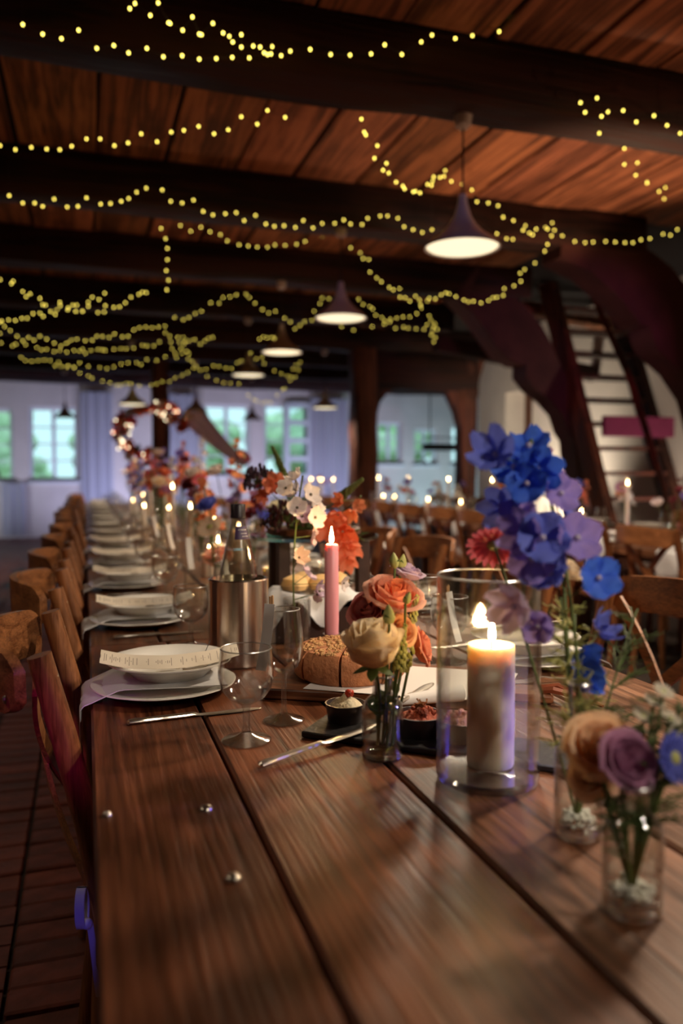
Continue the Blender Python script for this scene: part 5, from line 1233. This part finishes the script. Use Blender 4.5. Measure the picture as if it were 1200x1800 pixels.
# --- crystal vase with white delphinium
p = Vector((.468, 1.80, TZ))
cv = thing('crystal_vase', 'cut crystal vase behind the lilac pink taper', 'vase', p)
ob('glass_body', MB().lathe([(.028, .0), (.0285, .004), (.031, .06), (.032, .125), (.0292, .125), (.028, .06), (.026, .012), (0, .010), (0, 0)], 40).mesh('glass_body', 'vase_glass'), cv)
mb = MB()
for k in range(14):
    for sg in (-1, 1):
        mb.tube([((.0293 + .003 * j / 8) * math.cos(2 * math.pi * k / 14 + sg * j * .16), (.0293 + .003 * j / 8) * math.sin(2 * math.pi * k / 14 + sg * j * .16), .008 + .112 * j / 8) for j in range(9)], .0011, 4)
ob('cut_facets', mb.mesh('cut_facets', 'solid'), cv)
vz = p + Vector((0, 0, .012)); D = 1.86
spike(vz, hp(532, 836, D), [(hp(x, y, D + rnd2.uniform(-.03, .03)), s, c) for x, y, s, c in ((520, 842, .022, WHITE), (503, 858, .022, WHITE), (545, 870, .026, WHITE), (516, 868, .024, V3((206, 200, 206))), (522, 893, .024, WHITE), (555, 890, .024, WHITE), (530, 908, .024, LILAC), (553, 910, .026, V3((226, 200, 200))), (548, 942, .024, V3((222, 190, 190))), (525, 980, .022, V3((214, 186, 170))), (540, 1010, .024, LILAC), (527, 978, .02, WHITE), (560, 1040, .022, LILAC), (603, 1025, .018, WHITE), (556, 1045, .02, WHITE))], .02, [WHITE], 'white and blush delphinium spike in the crystal vase', 'delphinium spikes', eye=V3((120, 112, 96)), seed=8, bend=(-.03, 0, 0))
# --- flowers on the raised stand
S = Vector((.60, 2.20, STZ)); DS = 2.2
tag(ob('floral_foam', MB().lathe([(0, 0), (.045, 0), (.045, .03), (.03, .04), (0, .042)], 16, (0, 0, 0), wob=lambda a: 1 + .1 * math.cos(4 * a)).mesh('floral_foam', 'leaf'), None, S), 'green moss mound under the flowers on the stand', 'moss')
SB = S + Vector((0, 0, .012))
spike(SB, hp(634, 872, 2.12), [(hp(x, y, 2.12), s, c) for x, y, s, c in ((594, 905, .036, CORAL), (575, 928, .034, CORAL), (602, 934, .04, V3((232, 110, 70))), (612, 960, .036, CORAL), (588, 958, .034, CORAL), (610, 985, .028, CORAL), (618, 900, .024, ORANGE), (628, 888, .02, V3((206, 130, 96))), (600, 880, .022, V3((214, 120, 84))))], .03, [CORAL], 'coral orange gladiolus spike behind the lilac pink taper', 'gladiolus spikes', seed=2, me=FLORET2, name='gladiolus', bend=(.02, 0, -.03))
budspike(SB, hp(638, 842, 2.12), .10, .014, 'stem', 'green bud spike rising beyond the coral gladiolus', 'green bud spikes', 60, 6, 'bud_spike', .006)
budspike(SB, hp(478, 785, 2.3), .13, .014, 'stem', 'green pointed spike standing above the dark seed head', 'green bud spikes', 70, 7, 'bud_spike', .006)
def seedhead(base, c, r0, label, m='berry', n=60, seed=0, name='seed_head', cat='flower'):
    base = Vector(base); t = thing(name, label, cat, base, 0, 'dark seed heads and berries'); h = Vector(c) - base; pts = curve_pts((0, 0, 0), h, (0, 0, 0)); stem_part(t, pts, .0016); r = random.Random(seed); mb = MB(); st_ = MB()
    for k in range(n):
        d = Vector((r.uniform(-1, 1), r.uniform(-1, 1), r.uniform(-.3, 1))).normalized(); q = h + d * r0 * r.uniform(.55, 1); st_.tube([h, q], .0006, 4); mb.ball(q, r0 * .10, 5, 4, (1, 1, 1.6))
    ob('seeds', mb.mesh('seeds', m), t); ob('seed_stalks', st_.mesh('seed_stalks', 'stem'), t)
M['plum'] = mat('plum seed pod', (72, 48, 66), .5)
seedhead(SB, hp(456, 848, 2.32), .055, 'dark plum seed head on the stand above the bottle', 'plum', 80, 1)
seedhead(SB, hp(500, 914, 2.14), .052, 'heap of dark red berries lying on the stand', 'berry', 90, 2, 'berry_cluster', 'berries')
seedhead(SB, hp(478, 926, 2.16), .034, 'small cluster of dark berries at the stand edge', 'berry', 50, 3, 'berry_cluster', 'berries')
spike(SB, hp(480, 838, 2.3), [(hp(485, 850, 2.28), .034, CORAL), (hp(478, 862, 2.3), .03, ORANGE), (hp(462, 870, 2.32), .022, CORAL)], .03, [CORAL], 'short coral blossom beside the dark plum seed head', 'gladiolus spikes', seed=4, me=FLORET2, name='gladiolus')
for k, (x, y) in enumerate(((446, 925), (520, 880), (470, 905), (560, 935), (640, 950))):
    frond(SB, hp(x, y, 2.15), ['green sprig hanging over the stand edge by the bottle', 'green sprig among the white blossoms on the stand', 'green sprig behind the dark berries', 'green sprig at the foot of the gladiolus', 'green sprig at the right end of the stand'][k], 'green sprigs', 18, .05, 20 + k)
rose(SB, hp(492, 890, 2.2), (-.2, -.4, .8), .03, V3((222, 212, 178)), 'cream bloom at the back of the berry heap', sd=14, detail=False)

# --- bottle posies further along both tables
PAL = [('coral', CORAL), ('peach', PEACH), ('cream', CREAM), ('pink', PINK), ('violet', VIO), ('blue', BLUE2), ('white', WHITE), ('orange', ORANGE), ('mauve', MAUVE), ('burgundy', BURG)]
BPROF = [(.026, .002), (.026, .080), (.023, .095), (.012, .108), (.010, .150), (.012, .158)]
def posy(x, y, k, where, tall, seed, hmul=1.0, nf=4):
    r = random.Random(seed); p = Vector((x, y, TZ)); q = r.random()
    vase(p, BPROF, '%s posy bottle %s' % (ORD[k], where), 'posy_bottle', 20, group='posy bottles')
    cols = r.sample(PAL, nf)
    for j, (cn, c) in enumerate(cols):
        a = r.uniform(0, 6.28); h = (.20 + .12 * r.random() + tall * r.random()) * hmul; o = r.uniform(.02, .10); head = p + Vector((o * math.cos(a), o * math.sin(a), h)); kind = r.choice(('rose', 'gerbera', 'spike', 'rose'))
        b = p + Vector((0, 0, .015)); lab = '%s %s in the %s posy bottle %s'
        if kind == 'rose': rose(b, head, (math.cos(a) * .5, math.sin(a) * .5 - .3, .8), r.uniform(.032, .048), c, lab % (cn, 'rounded bloom', ORD[k], where), 'posy blooms', False, sd=j)
        elif kind == 'gerbera': gerbera(b, head, (math.cos(a) * .5, -.6, .6), r.uniform(.036, .052), c, lab % (cn, 'daisy-like flower', ORD[k], where), 'posy blooms')
        else: spike(b, head + Vector((0, 0, .08)), None, .029, [c, tuple(min(1, v * 1.3) for v in c)], lab % (cn, 'flower spike', ORD[k], where), 'posy blooms', seed=seed + j, n=8, stemfrom=.55)
    frond(b, p + Vector((r.uniform(-.08, .08), r.uniform(-.08, .08), .26 * hmul)), 'green sprig in the %s posy bottle %s' % (ORD[k], where), 'green sprigs', 14, .05, seed)
ys = [2.95, 3.4, 3.8, 4.2, 4.55, 4.9, 5.25, 5.6, 6.0, 6.4, 6.9, 7.5, 8.2, 9.0, 9.8, 10.6]
for k, y in enumerate(ys):
    posy((.46, .66, .55, .72, .42, .62)[k % 6] + rc.uniform(-.03, .03), y, k, 'on the long table', .05 if y < 4.2 else .16, 300 + k, .9 if y < 3.7 else 1.2, 4 if y < 3.7 else 6)
wh2 = 'on the neighbouring table'
for k in range(11):
    posy(3.4 + rc.uniform(-.1, .1), 3.35 + .58 * k, k, wh2, .05, 400 + k, .95, 3)
# low peach roses in a glass bowl before the bottle chain
p = Vector((.50, 3.0, TZ)); rose(p, hp(383, 978, 3.05), (-.2, -.5, .7), .05, PEACH, 'low peach rose left of the steel cooler', sd=20)
# candles along both tables
tl = [(.55, 3.6), (.54, 4.36), (.52, 5.1), (.54, 5.82), (.5, 6.7), (.6, 7.9), (.48, 8.6), (.6, 10.2)]
for k, (x, y) in enumerate(tl):
    stick((x, y, TZ), '%s glass candlestick behind the stand along the long table' % ORD[k])
    taper((x, y, TZ), .0115, .0465, (.15 if k < 2 else .22) + .05 * ((k * 7) % 3) / 2, '%s slim taper burning behind the stand along the long table' % ORD[k], n=12, fh=.034)
for k, (x, y) in enumerate([(.47, 3.22), (.52, 3.30), (.68, 3.7), (.40, 4.72), (.72, 5.42), (.42, 6.2), (.7, 7.2), (.46, 8.4), (.62, 9.4)]):
    pillar((x, y, TZ), .03, .09 + .03 * (k % 3), '%s ivory pillar candle burning beyond the stand on the long table' % ORD[k], True, 16)
for k, px in enumerate((1103, 980, 865, 788, 717, 665)):
    q = on_x(px, 840, 3.4)
    stick((3.4, q.y, TZ), '%s glass candlestick from the right on the neighbouring table' % ORD[k])
    taper((3.4, q.y, TZ), .0135, .0465, .29, '%s slim taper from the right burning on the neighbouring table' % ORD[k], n=12)
for k, px in enumerate((1040, 924, 820, 761, 700, 680)):
    q = on_x(px, 860, 3.3); pillar((3.3, q.y + .12, TZ), .035, .13, '%s ivory pillar candle from the right on the neighbouring table' % ORD[k], True, 16)
for k, (x, y) in enumerate(((3.2, 10.9), (3.5, 11.3), (3.3, 11.8), (3.6, 12.4), (3.2, 12.7))):
    taper((x, y, TZ), .012, 0, .30, '%s slim taper burning on the distant table behind the oak post' % ORD[k], n=10)
for k, (x, y) in enumerate(((3.35, 11.0), (3.4, 11.6), (3.3, 12.2))): posy(x, y, k, 'on the distant table', .08, 500 + k, 1.0, 3)

# --- flower wreath and blush cloth on the oak post
wc = on_y(272, 762, 11.80)
wr = thing('flower_wreath', 'large loose flower wreath with warm lights on the far oak post', 'wreath', wc)
r = random.Random(77); ring = [(.48 * math.cos(a) * (1 if math.cos(a) < .4 else .9), r.uniform(-.05, .05), .36 * math.sin(a)) for a in [R_(20 + 12 * i) for i in range(20)]]
ob('hoop', MB().tube(ring, .014, 6).mesh('hoop', 'stem'), wr)
for i, q in enumerate(ring):
    for j in range(3):
        cn, c = r.choice(PAL[:4] + PAL[6:8]); ob('bloom', ROSE1, wr, mtx=Matrix.Translation(Vector(q) + Vector((r.uniform(-.09, .09), -.05 + r.uniform(-.07, .03), r.uniform(-.08, .08)))) @ align((r.uniform(-.6, .6), -1, r.uniform(-.3, .6))) @ Matrix.Scale(r.uniform(.04, .075), 4), color=c)
    for j in range(2): ob('leaf', LEAF, wr, mtx=Matrix.Translation(Vector(q)) @ align((r.uniform(-1, 1), -.4, r.uniform(-1, 1))) @ Matrix.Scale(r.uniform(.12, .2), 4))
WB = MB().ball((0, 0, 0), .009, 8, 6).mesh('bulb', emit('wreath bulb', (255, 236, 196), 8.0, 'NONE'))
for i in range(34):
    q = Vector(r.choice(ring)); ob('bulb', WB, wr, q + Vector((r.uniform(-.14, .14), -.14, r.uniform(-.12, .12))))
a_, b_ = on_y(338, 728, 11.75), on_y(432, 818, 11.75)
def sash(u, v):
    c = a_.lerp(b_, u); wv = (.24 * (1 - u) + .10) ; q = (v - .5)
    return (c.x + q * wv * .8, c.y + .03 * math.sin(v * 14 + u * 3), c.z + q * wv * .7 - .10 * math.sin(u * math.pi) * .4)
tag(ob('blush_cloth', MB().slab(sash, 16, 14, (0, .006, 0)).mesh('blush_cloth', 'blush')), 'blush pink cloth draped diagonally beside the far oak post', 'cloth')
a2 = on_y(352, 735, 11.9)
tag(ob('cloth_rod', MB().tube([(1.06, 11.88, a2.z + .05), (a2.x + .1, 11.80, a2.z + .05)], .02).mesh('cloth_rod', 'beam_z')), 'short wooden rod on the oak post carrying the blush cloth', 'rod')
